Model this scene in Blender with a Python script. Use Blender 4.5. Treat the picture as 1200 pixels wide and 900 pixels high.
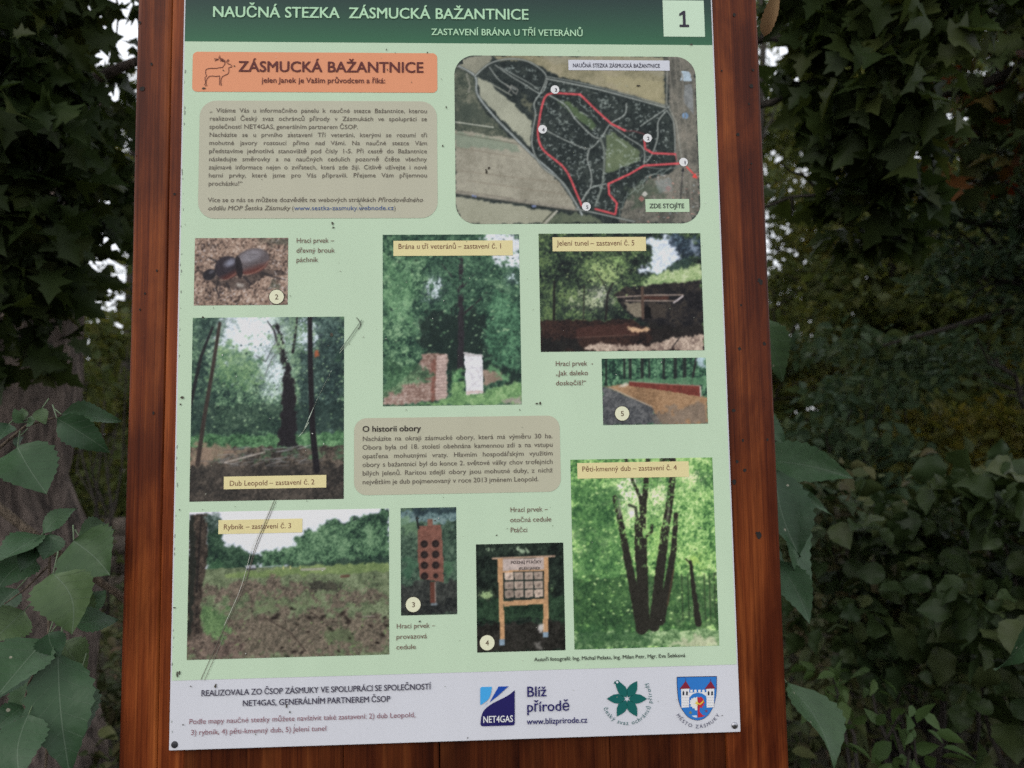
import bpy, math, random
import numpy as np
from mathutils import Vector, Matrix

for o in list(bpy.data.objects):
    bpy.data.objects.remove(o, do_unlink=True)
SC = bpy.context.scene
COL = SC.collection

# ------------------------------------------------------------------ camera
W = 0.841                    # panel width (an A0 sheet)
HREF = 1.0715                # from the lower edge of the header band to the foot of the panel
ZB = 1.0                     # foot of the panel above the ground
FPX = 881.31                 # focal length in pixels of the 1200 px wide photograph
R_ = np.array([[0.99898722, 0.01582571, -0.04211982],
               [-0.01234395, 0.9965825, 0.08167591],
               [0.04326845, -0.08107326, 0.99576853]])
CAM = Vector((0.45640397 - W / 2, -1.15010495, ZB + HREF - 0.63785233))
RW = np.stack([R_[:, 0], R_[:, 2], -R_[:, 1]], 1)     # world -> camera (x right, y down, z ahead)
cd = bpy.data.cameras.new('camera')
cam = bpy.data.objects.new('camera', cd); COL.objects.link(cam)
cam.matrix_world = Matrix(((RW[0][0], -RW[1][0], -RW[2][0], CAM.x),
                           (RW[0][1], -RW[1][1], -RW[2][1], CAM.y),
                           (RW[0][2], -RW[1][2], -RW[2][2], CAM.z), (0, 0, 0, 1)))
cd.sensor_width = 36; cd.lens = FPX / 1200 * 36
cd.clip_start = 0.02; cd.clip_end = 3000
cd.dof.use_dof = True; cd.dof.focus_distance = 1.17; cd.dof.aperture_fstop = 3.6
SC.camera = cam

# ------------------------------------------------------------------ world, sun, exposure
SUN_EL, SUN_AZ = math.radians(36), math.radians(222)
wd = bpy.data.worlds.new('World'); SC.world = wd; wd.use_nodes = True
nt = wd.node_tree; bg = nt.nodes['Background']
sky = nt.nodes.new('ShaderNodeTexSky'); sky.sky_type = 'NISHITA'; sky.sun_disc = False
sky.sun_elevation = SUN_EL; sky.sun_rotation = SUN_AZ
sky.air_density = 1.0; sky.dust_density = 4.0; sky.ozone_density = 1.0
cl = nt.nodes.new('ShaderNodeMix'); cl.data_type = 'RGBA'       # thin even overcast over the sky
cl.inputs[0].default_value = 0.75
cl.inputs[7].default_value = (17.0, 17.4, 18.2, 1)
nt.links.new(sky.outputs[0], cl.inputs[6]); nt.links.new(cl.outputs[2], bg.inputs[0])
bg.inputs[1].default_value = 0.11
sd = bpy.data.lights.new('sun', 'SUN'); sd.energy = 0.55; sd.angle = math.radians(25); sd.color = (1, .98, .95)
sun = bpy.data.objects.new('sun', sd); COL.objects.link(sun)
sdir = Vector((math.sin(SUN_AZ) * math.cos(SUN_EL), math.cos(SUN_AZ) * math.cos(SUN_EL), math.sin(SUN_EL)))
sun.rotation_euler = sdir.to_track_quat('Z', 'Y').to_euler(); sun.location = (0, -4, 12)
SC.view_settings.view_transform = 'Standard'; SC.view_settings.look = 'None'
SC.view_settings.gamma = 1; SC.view_settings.use_curve_mapping = False
SC.view_settings.exposure = -0.27
SC.render.engine = 'CYCLES'
SC.cycles.max_bounces = 5; SC.cycles.diffuse_bounces = 3; SC.cycles.transmission_bounces = 3
SC.cycles.use_denoising = False

# ------------------------------------------------------------------ helpers
def tag(o, label=None, cat=None, group=None, kind=None):
    if label: o['label'] = label
    if cat: o['category'] = cat
    if group: o['group'] = group
    if kind: o['kind'] = kind
    return o

def empty(name, loc=(0, 0, 0), label=None, cat=None, group=None):
    o = bpy.data.objects.new(name, None); COL.objects.link(o); o.location = loc
    return tag(o, label, cat, group)

def link(name, me, mat, parent=None):
    o = bpy.data.objects.new(name, me); COL.objects.link(o)
    for m in (mat if isinstance(mat, (list, tuple)) else [mat]):
        if m: me.materials.append(m)
    if parent:
        o.parent = parent
        if parent.type == 'EMPTY': o.matrix_parent_inverse = Matrix.Translation(-parent.location)
    return o

def mesh_np(verts, faces):
    """triangles or quads from arrays"""
    verts = np.asarray(verts, np.float32); faces = np.asarray(faces, np.int32)
    n, k = faces.shape
    me = bpy.data.meshes.new('m')
    me.vertices.add(len(verts)); me.vertices.foreach_set('co', verts.ravel())
    me.loops.add(n * k); me.loops.foreach_set('vertex_index', faces.ravel())
    me.polygons.add(n); me.polygons.foreach_set('loop_start', np.arange(0, n * k, k, dtype=np.int32))
    me.update(calc_edges=True)
    return me

def ray(px, py, dist):
    """world point seen at photo position (px, py), dist metres from the lens"""
    d = np.array([(px - 600) / FPX, (py - 450) / FPX, 1.0]); d /= np.linalg.norm(d)
    return CAM + Vector((RW.T @ d) * dist)

HI = np.array([[1.55098084e-03, 3.16868913e-05, -3.34750112e-01],
               [-9.33698388e-06, 1.29120030e-03, -6.08087948e-02],
               [-4.86316963e-05, 9.43033069e-05, 1.0]])
def at(px, py):
    """photo position -> (x, z) on the plane of the panel"""
    w = HI @ np.array([px, py, 1.0]); w /= w[2]
    return (w[0] - 0.5) * W, ZB + (1 - w[1]) * HREF

def lin(c):
    c = np.asarray(c, float) / 255
    return np.where(c <= .04045, c / 12.92, ((c + .055) / 1.055) ** 2.4)

# ------------------------------------------------------------------ materials
def mat(name):
    m = bpy.data.materials.new(name); m.use_nodes = True
    return m, m.node_tree, m.node_tree.nodes['Principled BSDF']
KP = 0.74                    # how bright a white sheet shows in this light
def ink(rgb, rough=.5):
    """flat printed colour, given as it shows in the photograph"""
    key = 'ink_%d_%d_%d' % tuple(rgb)
    m = bpy.data.materials.get(key)
    if m: return m
    m, t, b = mat(key)
    c = np.clip(lin(rgb) / KP, 0, .85)
    no = t.nodes.new('ShaderNodeTexNoise'); no.inputs['Scale'].default_value = 9; no.inputs['Detail'].default_value = 6
    mx = t.nodes.new('ShaderNodeMix'); mx.data_type = 'RGBA'
    mx.inputs[6].default_value = (*(c * .93), 1); mx.inputs[7].default_value = (*np.clip(c * 1.06, 0, .87), 1)
    co = t.nodes.new('ShaderNodeTexCoord')
    mp = t.nodes.new('ShaderNodeMapping'); mp.inputs['Scale'].default_value = (1.6, 1, .5)      # faint water streaks
    t.links.new(co.outputs['Object'], mp.inputs[0]); t.links.new(mp.outputs[0], no.inputs[0]); t.links.new(no.outputs[0], mx.inputs[0])
    t.links.new(mx.outputs[2], b.inputs['Base Color'])
    b.inputs['Roughness'].default_value = rough; b.inputs['Specular IOR Level'].default_value = .16
    return m

def print_mat():
    m, t, b = mat('printed_picture')
    a = t.nodes.new('ShaderNodeVertexColor'); a.layer_name = 'Col'
    t.links.new(a.outputs[0], b.inputs['Base Color'])
    b.inputs['Roughness'].default_value = .45; b.inputs['Specular IOR Level'].default_value = .14
    return m
M_PRINT = print_mat()

def wood_mat(name, tone):
    m, t, b = mat(name)
    N = t.nodes.new; L = t.links.new
    co = N('ShaderNodeTexCoord'); oi = N('ShaderNodeObjectInfo')
    add = N('ShaderNodeVectorMath'); add.operation = 'ADD'
    mul = N('ShaderNodeVectorMath'); mul.operation = 'SCALE'; mul.inputs['Scale'].default_value = 7.0
    cx = N('ShaderNodeCombineXYZ')
    for i in range(3): L(oi.outputs['Random'], cx.inputs[i])
    L(cx.outputs[0], mul.inputs[0]); L(co.outputs['Object'], add.inputs[0]); L(mul.outputs[0], add.inputs[1])
    def noise(scale, vec, det=5, rough=.6, dist=0):
        mp = N('ShaderNodeMapping'); mp.inputs['Scale'].default_value = vec
        L(add.outputs[0], mp.inputs[0])
        n = N('ShaderNodeTexNoise'); n.inputs['Scale'].default_value = scale
        n.inputs['Detail'].default_value = det; n.inputs['Roughness'].default_value = rough
        n.inputs['Distortion'].default_value = dist
        L(mp.outputs[0], n.inputs[0]); return n
    grain = noise(1, (300, 300, 3.2), 5, .65, .5)
    band = noise(1, (34, 34, .9), 4, .55, 1.6)
    blot = noise(1, (9, 9, 2.6), 5, .62, .5)
    pores = noise(1, (800, 800, 14), 2, .5)
    rp = N('ShaderNodeValToRGB'); L(band.outputs[0], rp.inputs[0])
    e = rp.color_ramp.elements
    e[0].position = .3; e[0].color = (.115, .0215, .0055, 1); e[1].position = .72; e[1].color = (.33, .094, .0235, 1)
    q = e.new(.5); q.color = (.20, .046, .0110, 1)
    r2 = N('ShaderNodeValToRGB'); L(grain.outputs[0], r2.inputs[0])
    r2.color_ramp.elements[0].position = .34; r2.color_ramp.elements[0].color = (.68, .6, .56, 1)
    r2.color_ramp.elements[1].position = .6; r2.color_ramp.elements[1].color = (1.12, 1.1, 1.05, 1)
    m1 = N('ShaderNodeMix'); m1.data_type = 'RGBA'; m1.blend_type = 'MULTIPLY'; m1.inputs[0].default_value = 1
    L(rp.outputs[0], m1.inputs[6]); L(r2.outputs[0], m1.inputs[7])
    r3 = N('ShaderNodeValToRGB'); L(blot.outputs[0], r3.inputs[0])
    r3.color_ramp.elements[0].position = .36; r3.color_ramp.elements[0].color = (.36, .27, .26, 1)
    r3.color_ramp.elements[1].position = .6; r3.color_ramp.elements[1].color = (1.18, 1.2, 1.2, 1)
    m2 = N('ShaderNodeMix'); m2.data_type = 'RGBA'; m2.blend_type = 'MULTIPLY'; m2.inputs[0].default_value = .9
    L(m1.outputs[2], m2.inputs[6]); L(r3.outputs[0], m2.inputs[7])
    r4 = N('ShaderNodeValToRGB'); L(pores.outputs[0], r4.inputs[0])
    r4.color_ramp.elements[0].position = .3; r4.color_ramp.elements[0].color = (.62, .55, .55, 1)
    r4.color_ramp.elements[1].position = .45; r4.color_ramp.elements[1].color = (1, 1, 1, 1)
    m3 = N('ShaderNodeMix'); m3.data_type = 'RGBA'; m3.blend_type = 'MULTIPLY'; m3.inputs[0].default_value = .8
    L(m2.outputs[2], m3.inputs[6]); L(r4.outputs[0], m3.inputs[7])
    # each board has its own tone
    hs = N('ShaderNodeHueSaturation'); mr = N('ShaderNodeMapRange')
    mr.inputs[3].default_value = .82 * tone; mr.inputs[4].default_value = 1.12 * tone
    L(oi.outputs['Random'], mr.inputs[0]); L(mr.outputs[0], hs.inputs['Value']); L(m3.outputs[2], hs.inputs['Color'])
    L(hs.outputs[0], b.inputs['Base Color'])
    b.inputs['Roughness'].default_value = .5; b.inputs['Specular IOR Level'].default_value = .1
    b.inputs['Coat Weight'].default_value = .12; b.inputs['Coat Roughness'].default_value = .22
    bp = N('ShaderNodeBump'); bp.inputs['Strength'].default_value = .25; bp.inputs['Distance'].default_value = .001
    L(grain.outputs[0], bp.inputs['Height']); L(bp.outputs[0], b.inputs['Normal'])
    return m
M_WOOD = wood_mat('varnished_pine', 1.0)
M_WOOD_DARK = wood_mat('darker_pine', .42)  # same pine at a lower tone, for the planks behind the panel

def simple(name, rgb, rough=.5, metal=0, var=.0, scale=40):
    m, t, b = mat(name)
    b.inputs['Roughness'].default_value = rough; b.inputs['Metallic'].default_value = metal
    c = np.array(rgb, float)
    if var:
        n = t.nodes.new('ShaderNodeTexNoise'); n.inputs['Scale'].default_value = scale; n.inputs['Detail'].default_value = 5
        co = t.nodes.new('ShaderNodeTexCoord'); t.links.new(co.outputs['Object'], n.inputs[0])
        mx = t.nodes.new('ShaderNodeMix'); mx.data_type = 'RGBA'
        mx.inputs[6].default_value = (*(c * (1 - var)), 1); mx.inputs[7].default_value = (*(c * (1 + var)), 1)
        t.links.new(n.outputs[0], mx.inputs[0]); t.links.new(mx.outputs[2], b.inputs['Base Color'])
    else:
        b.inputs['Base Color'].default_value = (*rgb, 1)
    return m

def leaf_mat(name, cols, trans=.2, rough=.5, spec=.16, tcol=None):
    m, t, b = mat(name); N = t.nodes.new; L = t.links.new
    g = N('ShaderNodeNewGeometry'); rp = N('ShaderNodeValToRGB')
    L(g.outputs['Random Per Island'], rp.inputs[0])
    e = rp.color_ramp.elements
    e[0].position = 0; e[0].color = (*cols[0], 1); e[1].position = 1; e[1].color = (*cols[-1], 1)
    for i, c in enumerate(cols[1:-1]):
        q = e.new((i + 1) / (len(cols) - 1)); q.color = (*c, 1)
    no = N('ShaderNodeTexNoise'); no.inputs['Scale'].default_value = 2.2; no.inputs['Detail'].default_value = 3
    co = N('ShaderNodeTexCoord'); L(co.outputs['Object'], no.inputs[0])
    r2 = N('ShaderNodeValToRGB'); L(no.outputs[0], r2.inputs[0])
    r2.color_ramp.elements[0].position = .35; r2.color_ramp.elements[0].color = (.75, .8, .8, 1)
    r2.color_ramp.elements[1].position = .65; r2.color_ramp.elements[1].color = (1.2, 1.12, 1.05, 1)
    mx = N('ShaderNodeMix'); mx.data_type = 'RGBA'; mx.blend_type = 'MULTIPLY'; mx.inputs[0].default_value = 1
    L(rp.outputs[0], mx.inputs[6]); L(r2.outputs[0], mx.inputs[7])
    L(mx.outputs[2], b.inputs['Base Color'])
    b.inputs['Roughness'].default_value = rough; b.inputs['Specular IOR Level'].default_value = spec
    tr = N('ShaderNodeBsdfTranslucent'); hs = N('ShaderNodeHueSaturation'); hs.inputs['Hue'].default_value = .48
    hs.inputs['Saturation'].default_value = 1.15; hs.inputs['Value'].default_value = 1.3
    L(mx.outputs[2], hs.inputs['Color']); L(hs.outputs[0], tr.inputs['Color'])
    ms = N('ShaderNodeMixShader'); ms.inputs[0].default_value = trans
    out = t.nodes['Material Output']
    L(b.outputs[0], ms.inputs[1]); L(tr.outputs[0], ms.inputs[2]); L(ms.outputs[0], out.inputs[0])
    return m

M_MAPLE = leaf_mat('maple_leaves', [(.026, .042, .014), (.040, .062, .020), (.032, .052, .015), (.056, .070, .022)], .35)
M_MAPLE_R = leaf_mat('turning_maple_leaves', [(.034, .052, .020), (.046, .070, .024), (.065, .074, .022), (.12, .040, .014)], .22)
M_SMALL = leaf_mat('hornbeam_leaves', [(.048, .080, .042), (.066, .105, .055), (.075, .100, .038)], .3)
M_WOODS = leaf_mat('woodland_leaves', [(.066, .088, .030), (.090, .118, .036), (.12, .128, .038), (.080, .108, .042)], .45)
M_OLIVE = leaf_mat('olive_leaves', [(.095, .110, .028), (.14, .145, .036), (.17, .155, .04), (.13, .13, .03)], .45)
M_HAZEL = leaf_mat('hazel_leaves', [(.022, .040, .015), (.032, .054, .020), (.027, .047, .014), (.058, .076, .030)], .18, .5, .25)
M_BRIGHT = leaf_mat('sapling_leaves', [(.055, .095, .030), (.075, .12, .04)], .2)
M_IVY = leaf_mat('undergrowth_leaves', [(.045, .060, .025), (.065, .085, .035), (.085, .095, .04), (.07, .06, .03)], .15)
M_LITTER = leaf_mat('litter_leaves', [(.06, .045, .03), (.09, .065, .04), (.12, .08, .05), (.05, .05, .03)], .05)
M_DRY = leaf_mat('dry_leaves', [(.32, .22, .12), (.38, .27, .15)], .15)

def elder_mat():
    m, t, b = mat('elder_leaves'); N = t.nodes.new; L = t.links.new
    uv = N('ShaderNodeUVMap'); uv.uv_map = 'UVMap'
    sp = N('ShaderNodeSeparateXYZ'); L(uv.outputs[0], sp.inputs[0])
    def M(op, a, b_=None, v=None):
        n = N('ShaderNodeMath'); n.operation = op
        L(a, n.inputs[0])
        if b_ is not None: L(b_, n.inputs[1])
        elif v is not None: n.inputs[1].default_value = v
        return n.outputs[0]
    av = M('ABSOLUTE', sp.outputs[1])
    # side veins run forward from the midrib
    s = M('SUBTRACT', sp.outputs[0], M('MULTIPLY', av, v=.22))
    fr = M('FRACT', M('MULTIPLY', s, v=7.0))
    vein = M('LESS_THAN', M('ABSOLUTE', M('SUBTRACT', fr, v=.5)), v=.035)
    mid = M('LESS_THAN', av, v=.022)
    vv = M('MAXIMUM', M('MULTIPLY', vein, v=.45), mid)
    g = N('ShaderNodeNewGeometry'); rp = N('ShaderNodeValToRGB'); L(g.outputs['Random Per Island'], rp.inputs[0])
    e = rp.color_ramp.elements; e[0].color = (.020, .050, .022, 1); e[1].color = (.070, .112, .046, 1)
    q = e.new(.55); q.color = (.042, .086, .040, 1)
    no = N('ShaderNodeTexNoise'); no.inputs['Scale'].default_value = 35; no.inputs['Detail'].default_value = 5
    co = N('ShaderNodeTexCoord'); L(co.outputs['Object'], no.inputs[0])
    r2 = N('ShaderNodeValToRGB'); L(no.outputs[0], r2.inputs[0])
    r2.color_ramp.elements[0].position = .3; r2.color_ramp.elements[0].color = (.82, .85, .82, 1)
    r2.color_ramp.elements[1].position = .7; r2.color_ramp.elements[1].color = (1.12, 1.1, 1.1, 1)
    mx = N('ShaderNodeMix'); mx.data_type = 'RGBA'; mx.blend_type = 'MULTIPLY'; mx.inputs[0].default_value = 1
    L(rp.outputs[0], mx.inputs[6]); L(r2.outputs[0], mx.inputs[7])
    m2 = N('ShaderNodeMix'); m2.data_type = 'RGBA'; m2.inputs[7].default_value = (.13, .18, .12, 1)
    L(M('MULTIPLY', vv, v=.45), m2.inputs[0]); L(mx.outputs[2], m2.inputs[6])
    # pale bitten spots
    vo = N('ShaderNodeTexVoronoi'); vo.inputs['Scale'].default_value = 38; L(co.outputs['Object'], vo.inputs[0])
    sr = N('ShaderNodeSeparateColor'); L(vo.outputs['Color'], sr.inputs[0])
    spot = M('MULTIPLY', M('LESS_THAN', vo.outputs['Distance'], v=.10), M('GREATER_THAN', sr.outputs[0], v=.74))
    m3 = N('ShaderNodeMix'); m3.data_type = 'RGBA'; m3.inputs[7].default_value = (.28, .27, .2, 1)
    L(spot, m3.inputs[0]); L(m2.outputs[2], m3.inputs[6])
    L(m3.outputs[2], b.inputs['Base Color'])
    b.inputs['Roughness'].default_value = .42; b.inputs['Specular IOR Level'].default_value = .22
    bp = N('ShaderNodeBump'); bp.inputs['Strength'].default_value = .9; bp.inputs['Distance'].default_value = .003
    L(M('SUBTRACT', no.outputs[0], vv), bp.inputs['Height']); L(bp.outputs[0], b.inputs['Normal'])
    return m
M_ELDER = elder_mat()

def bark_mat(name, dark, light, scale=1.0):
    m, t, b = mat(name); N = t.nodes.new; L = t.links.new
    co = N('ShaderNodeTexCoord'); mp = N('ShaderNodeMapping'); mp.inputs['Scale'].default_value = (16 * scale, 16 * scale, 4 * scale)
    L(co.outputs['Object'], mp.inputs[0])
    n = N('ShaderNodeTexNoise'); n.inputs['Scale'].default_value = 1.4; n.inputs['Detail'].default_value = 8; n.inputs['Roughness'].default_value = .65
    n.inputs['Distortion'].default_value = .8
    L(mp.outputs[0], n.inputs[0])
    rp = N('ShaderNodeValToRGB'); L(n.outputs[0], rp.inputs[0])
    rp.color_ramp.elements[0].position = .35; rp.color_ramp.elements[0].color = (*dark, 1)
    rp.color_ramp.elements[1].position = .66; rp.color_ramp.elements[1].color = (*light, 1)
    L(rp.outputs[0], b.inputs['Base Color']); b.inputs['Roughness'].default_value = .9
    bp = N('ShaderNodeBump'); bp.inputs['Strength'].default_value = 1; bp.inputs['Distance'].default_value = .02
    L(n.outputs[0], bp.inputs['Height']); L(bp.outputs[0], b.inputs['Normal'])
    return m
M_BARK = bark_mat('maple_bark', (.038, .029, .025), (.24, .185, .155))
M_BARK2 = bark_mat('dark_bark', (.022, .018, .014), (.06, .05, .04), 2)
M_STEM = bark_mat('elder_stem', (.11, .082, .056), (.22, .17, .12), 6)
M_GREENSTEM = simple('green_stalk', (.10, .15, .075), .5, 0, .25, 60)

def ground_mat():
    m, t, b = mat('forest_floor'); N = t.nodes.new; L = t.links.new
    co = N('ShaderNodeTexCoord')
    n = N('ShaderNodeTexNoise'); n.inputs['Scale'].default_value = 6; n.inputs['Detail'].default_value = 10; n.inputs['Roughness'].default_value = .7
    L(co.outputs['Object'], n.inputs[0])
    rp = N('ShaderNodeValToRGB'); L(n.outputs[0], rp.inputs[0]); e = rp.color_ramp.elements
    e[0].position = .35; e[0].color = (.025, .020, .014, 1); e[1].position = .7; e[1].color = (.085, .065, .042, 1)
    q = e.new(.5); q.color = (.045, .042, .022, 1)
    L(rp.outputs[0], b.inputs['Base Color']); b.inputs['Roughness'].default_value = .95
    bp = N('ShaderNodeBump'); bp.inputs['Strength'].default_value = .8; bp.inputs['Distance'].default_value = .03
    L(n.outputs[0], bp.inputs['Height']); L(bp.outputs[0], b.inputs['Normal'])
    return m
M_GROUND = ground_mat()
# ------------------------------------------------------------------ ground
def ground_z(x, y):
    r = np.hypot(x, y + 1)
    f = np.clip((r - 1.5) / 4, 0, 1)
    return f * (.10 * np.sin(.7 * x + .3) * np.cos(.5 * y + 1.1) + .05 * np.sin(1.9 * x + 2.1 * y))
def build_ground():
    a = np.concatenate([-np.geomspace(400, 12, 14), np.linspace(-11.6, 11.6, 90), np.geomspace(12, 400, 14)])
    X, Y = np.meshgrid(a, a + 4)
    Z = np.where(np.hypot(X, Y) < 40, ground_z(X, Y), 0)
    n = len(a); i = np.arange(n * n).reshape(n, n)
    F = np.stack([i[:-1, :-1], i[:-1, 1:], i[1:, 1:], i[1:, :-1]], -1).reshape(-1, 4)
    me = mesh_np(np.stack([X, Y, Z], -1).reshape(-1, 3), F)
    me.shade_smooth()
    tag(link('ground', me, M_GROUND), kind='structure')
build_ground()

# ------------------------------------------------------------------ foliage tools
def tpl(outline, centre, bend):
    """leaf outline -> fan of triangles, bent"""
    pts = np.array([centre] + outline, float)
    n = len(outline)
    f = [(0, i + 1, (i + 1) % n + 1) for i in range(n)]
    z = bend(pts[:, 0], pts[:, 1])
    return np.column_stack([pts, z]), np.array(f)
_half = [(-.05, .10), (-.02, .34), (.14, .24), (.24, .28), (.40, .54), (.47, .36), (.52, .19), (.66, .27), (.74, .15)]
T_MAPLE = tpl([(0, 0)] + _half + [(1, 0)] + [(x, -y) for x, y in reversed(_half)], (.30, 0),
              lambda x, y: .35 * np.abs(y) - .22 * x * x)
def tpl_grid(prof, wid, n, bend):
    """leaf as a small grid either side of the midrib, with a drawn-out tip"""
    t = np.linspace(0, 1, n); w = np.interp(t, *zip(*prof)) * wid
    P = np.array([(t[i] - .06 * abs(k) * (1 - t[i]), k * w[i] * (1 + .06 * (i % 2) * (abs(k) == 1))) for i in range(n) for k in (-1, -.5, 0, .5, 1)])
    V = np.column_stack([P, bend(P[:, 0], P[:, 1])]); F = []
    for i in range(n - 1):
        for j in range(4):
            q = i * 5 + j; F += [(q, q + 1, q + 6), (q, q + 6, q + 5)]
    return V, np.array(F)
T_ROUND = tpl_grid([(0, .08), (.08, .55), (.25, .92), (.45, 1), (.65, .86), (.82, .5), (.92, .18), (1, .01)], .42, 12,
                   lambda x, y: .3 * np.abs(y) - .28 * x * x + .035 * np.sin(11 * x) * np.abs(y) * 4)
_ov = [(.15, .17), (.4, .27), (.7, .18)]
T_OVATE = tpl([(0, 0)] + _ov + [(1, 0)] + [(x, -y) for x, y in reversed(_ov)], (.45, 0),
              lambda x, y: .35 * np.abs(y) - .2 * x * x)
T_DIAM = (np.array([(0, 0, 0), (.45, .3, .10), (1, 0, -.12), (.45, -.3, .10)], float), np.array([(0, 1, 2), (0, 2, 3)]))

def norm(v): return v / np.maximum(np.linalg.norm(v, axis=-1, keepdims=True), 1e-9)

def leaf_arrays(C, S, A, Nn, T):
    tv, tf = T
    A = norm(A); Lt = norm(np.cross(Nn, A)); Nn = np.cross(A, Lt)
    V = C[:, None] + S[:, None, None] * (tv[None, :, 0:1] * A[:, None] + tv[None, :, 1:2] * Lt[:, None] + tv[None, :, 2:3] * Nn[:, None])
    F = tf[None] + (np.arange(len(C)) * len(tv))[:, None, None]
    return V.reshape(-1, 3), F.reshape(-1, 3)

def spray(rng, clumps, per, size, T, flat=.45, droop=.35, up=.6, wild=.55, ref=None):
    """leaves round clump centres: clumps = (x, y, z, radius); outer ends hang"""
    cl = np.asarray(clumps, float)
    cnt = np.maximum(3, (per * (cl[:, 3] / (ref or np.median(cl[:, 3]))) ** 2).astype(int))
    idx = np.repeat(np.arange(len(cl)), cnt); n = len(idx)
    d = norm(rng.normal(size=(n, 3))) * (rng.random((n, 1)) ** .45) * np.array([1, 1, flat])
    C = cl[idx, :3] + d * cl[idx, 3:4]
    A = norm(d * [1, 1, .4] + rng.normal(size=(n, 3)) * .6 + [0, 0, -droop])
    Nn = norm(rng.normal(size=(n, 3)) * wild + [0, -.25, up])
    S = size * rng.uniform(.5, 1.4, n)
    return leaf_arrays(C, S, A, Nn, T)

def tube_arrays(P, Rr, k=8, rough=None):
    P = np.asarray(P, float); Rr = np.asarray(Rr, float)
    D = norm(np.gradient(P, axis=0)); ref = np.array([0, 1., 0]) if abs(D[0][2]) > .7 else np.array([0, 0, 1.])
    U = norm(np.cross(D, ref)); Vv = np.cross(D, U)
    a = np.linspace(0, 2 * np.pi, k, endpoint=False)
    rr = Rr[:, None] * np.ones(k)
    if rough is not None: rr = rr * rough(P, a)
    ring = P[:, None] + rr[..., None] * (np.cos(a)[None, :, None] * U[:, None] + np.sin(a)[None, :, None] * Vv[:, None])
    n = len(P); i = np.arange(n * k).reshape(n, k); j = np.roll(i, -1, 1)
    F = np.stack([i[:-1], j[:-1], j[1:], i[1:]], -1).reshape(-1, 4)
    return ring.reshape(-1, 3), F

def join(parts):
    V, F, o = [], [], 0
    for v, f in parts:
        V.append(v); F.append(f + o); o += len(v)
    return np.concatenate(V), np.concatenate(F)

def wander(rng, p, q, n=8, amp=.06, sag=0.0):
    p, q = np.asarray(p, float), np.asarray(q, float); t = np.linspace(0, 1, n)[:, None]
    L = np.linalg.norm(q - p)
    w = np.cumsum(rng.normal(size=(n, 3)), 0); w -= w[0] + (w[-1] - w[0]) * t
    return p + (q - p) * t + w * amp * L / math.sqrt(n) + np.array([0, 0, -1]) * sag * L * (t * (1 - t)) * 4

def build_tree(name, label, cat, base, top, r0, clumps, leafmat, T, per, size, seed, barkm, group=None, leafy='crown',
               nlimb=14, k=10, rough=None, extra=(), flat=.45, droop=.35, up=.6, sink=.1, rings=14, canopy=None, lr=.02, rise=.10, wild=.55, ref=None):
    rng = np.random.default_rng(seed)
    base = np.asarray(base, float); top = np.asarray(top, float)
    root = empty(name, tuple(base), label, cat, group)
    P = wander(rng, base - [0, 0, sink], top, rings, .02)
    t = np.linspace(0, 1, rings); Rr = r0 * (1 - .72 * t) * (1 + .5 * np.exp(-t * rings / 1.5))
    v, f = tube_arrays(P, Rr, k, rough)
    me = mesh_np(v, f); me.shade_smooth(); link('trunk', me, barkm, root)
    cl = np.asarray(clumps, float)
    limbs = []
    pick = rng.permutation(len(cl))[:nlimb]
    for i in pick:
        c = cl[i, :3]
        tt = np.clip((c[2] - base[2]) / max(top[2] - base[2], .1) - rise, .08, .95)
        s = np.array([np.interp(tt, t, P[:, j]) for j in range(3)]); rs = np.interp(tt, t, Rr)
        n = 9; Q = wander(rng, s, c, n, .10, .03)
        limbs.append(tube_arrays(Q, np.linspace(min(rs * .45, lr), .004, n), 6))
        for _ in range(3):
            m = rng.integers(4, n); e = Q[m] + rng.normal(size=3) * cl[i, 3] * [.7, .7, .3]
            limbs.append(tube_arrays(wander(rng, Q[m], e, 5, .1), np.linspace(.008, .003, 5), 4))
    for Q, R2 in extra:
        Q = np.asarray(Q, float)
        limbs.append(tube_arrays(Q, np.asarray(R2, float), 7))
    if limbs:
        v, f = join(limbs); me = mesh_np(v, f); me.shade_smooth(); link('branches', me, barkm, root)
    v, f = spray(rng, cl, per, size, T, flat, droop, up, wild, ref)
    if canopy is not None: v, f = join([(v, f), spray(rng, canopy, 90, .24, T, .6, .3, .8)])
    me = mesh_np(v, f); me.shade_smooth(); link(leafy, me, leafmat, root)
    return root

def blob(rng, c, r, n, rc):
    """n clump centres through an ellipsoid"""
    d = norm(rng.normal(size=(n, 3))) * (rng.random((n, 1)) ** (1 / 2.2))
    return np.column_stack([np.asarray(c) + d * np.asarray(r), rc * rng.uniform(.7, 1.3, n)])

def on_ground(px, dist):
    p = ray(px, 450, dist); d = Vector((p.x - CAM.x, p.y - CAM.y, 0)).normalized()
    x, y = CAM.x + d.x * dist, CAM.y + d.y * dist
    return np.array([x, y, float(ground_z(np.array(x), np.array(y)))])

def seen(px, py, dist, r): return [*ray(px, py, dist), r]

def ridges(seed):
    rng = np.random.default_rng(seed); ph = rng.uniform(0, 6.3, 40)
    def f(P, a):
        z = P[:, 2:3]
        s = 0
        for i, (m, kz, am) in enumerate([(3, .4, .05), (5, .7, .035), (11, .9, .022), (19, 1.7, .02), (31, 2.4, .018), (43, 3.5, .012)]):
            s = s + am * np.sin(m * a[None] + 1.3 * np.sin(kz * z * 2 + ph[i]) + ph[i + 10])
        return 1 + s
    return f

# ------------------------------------------------------------------ the wood behind the board
rg = np.random.default_rng(5)
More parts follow.
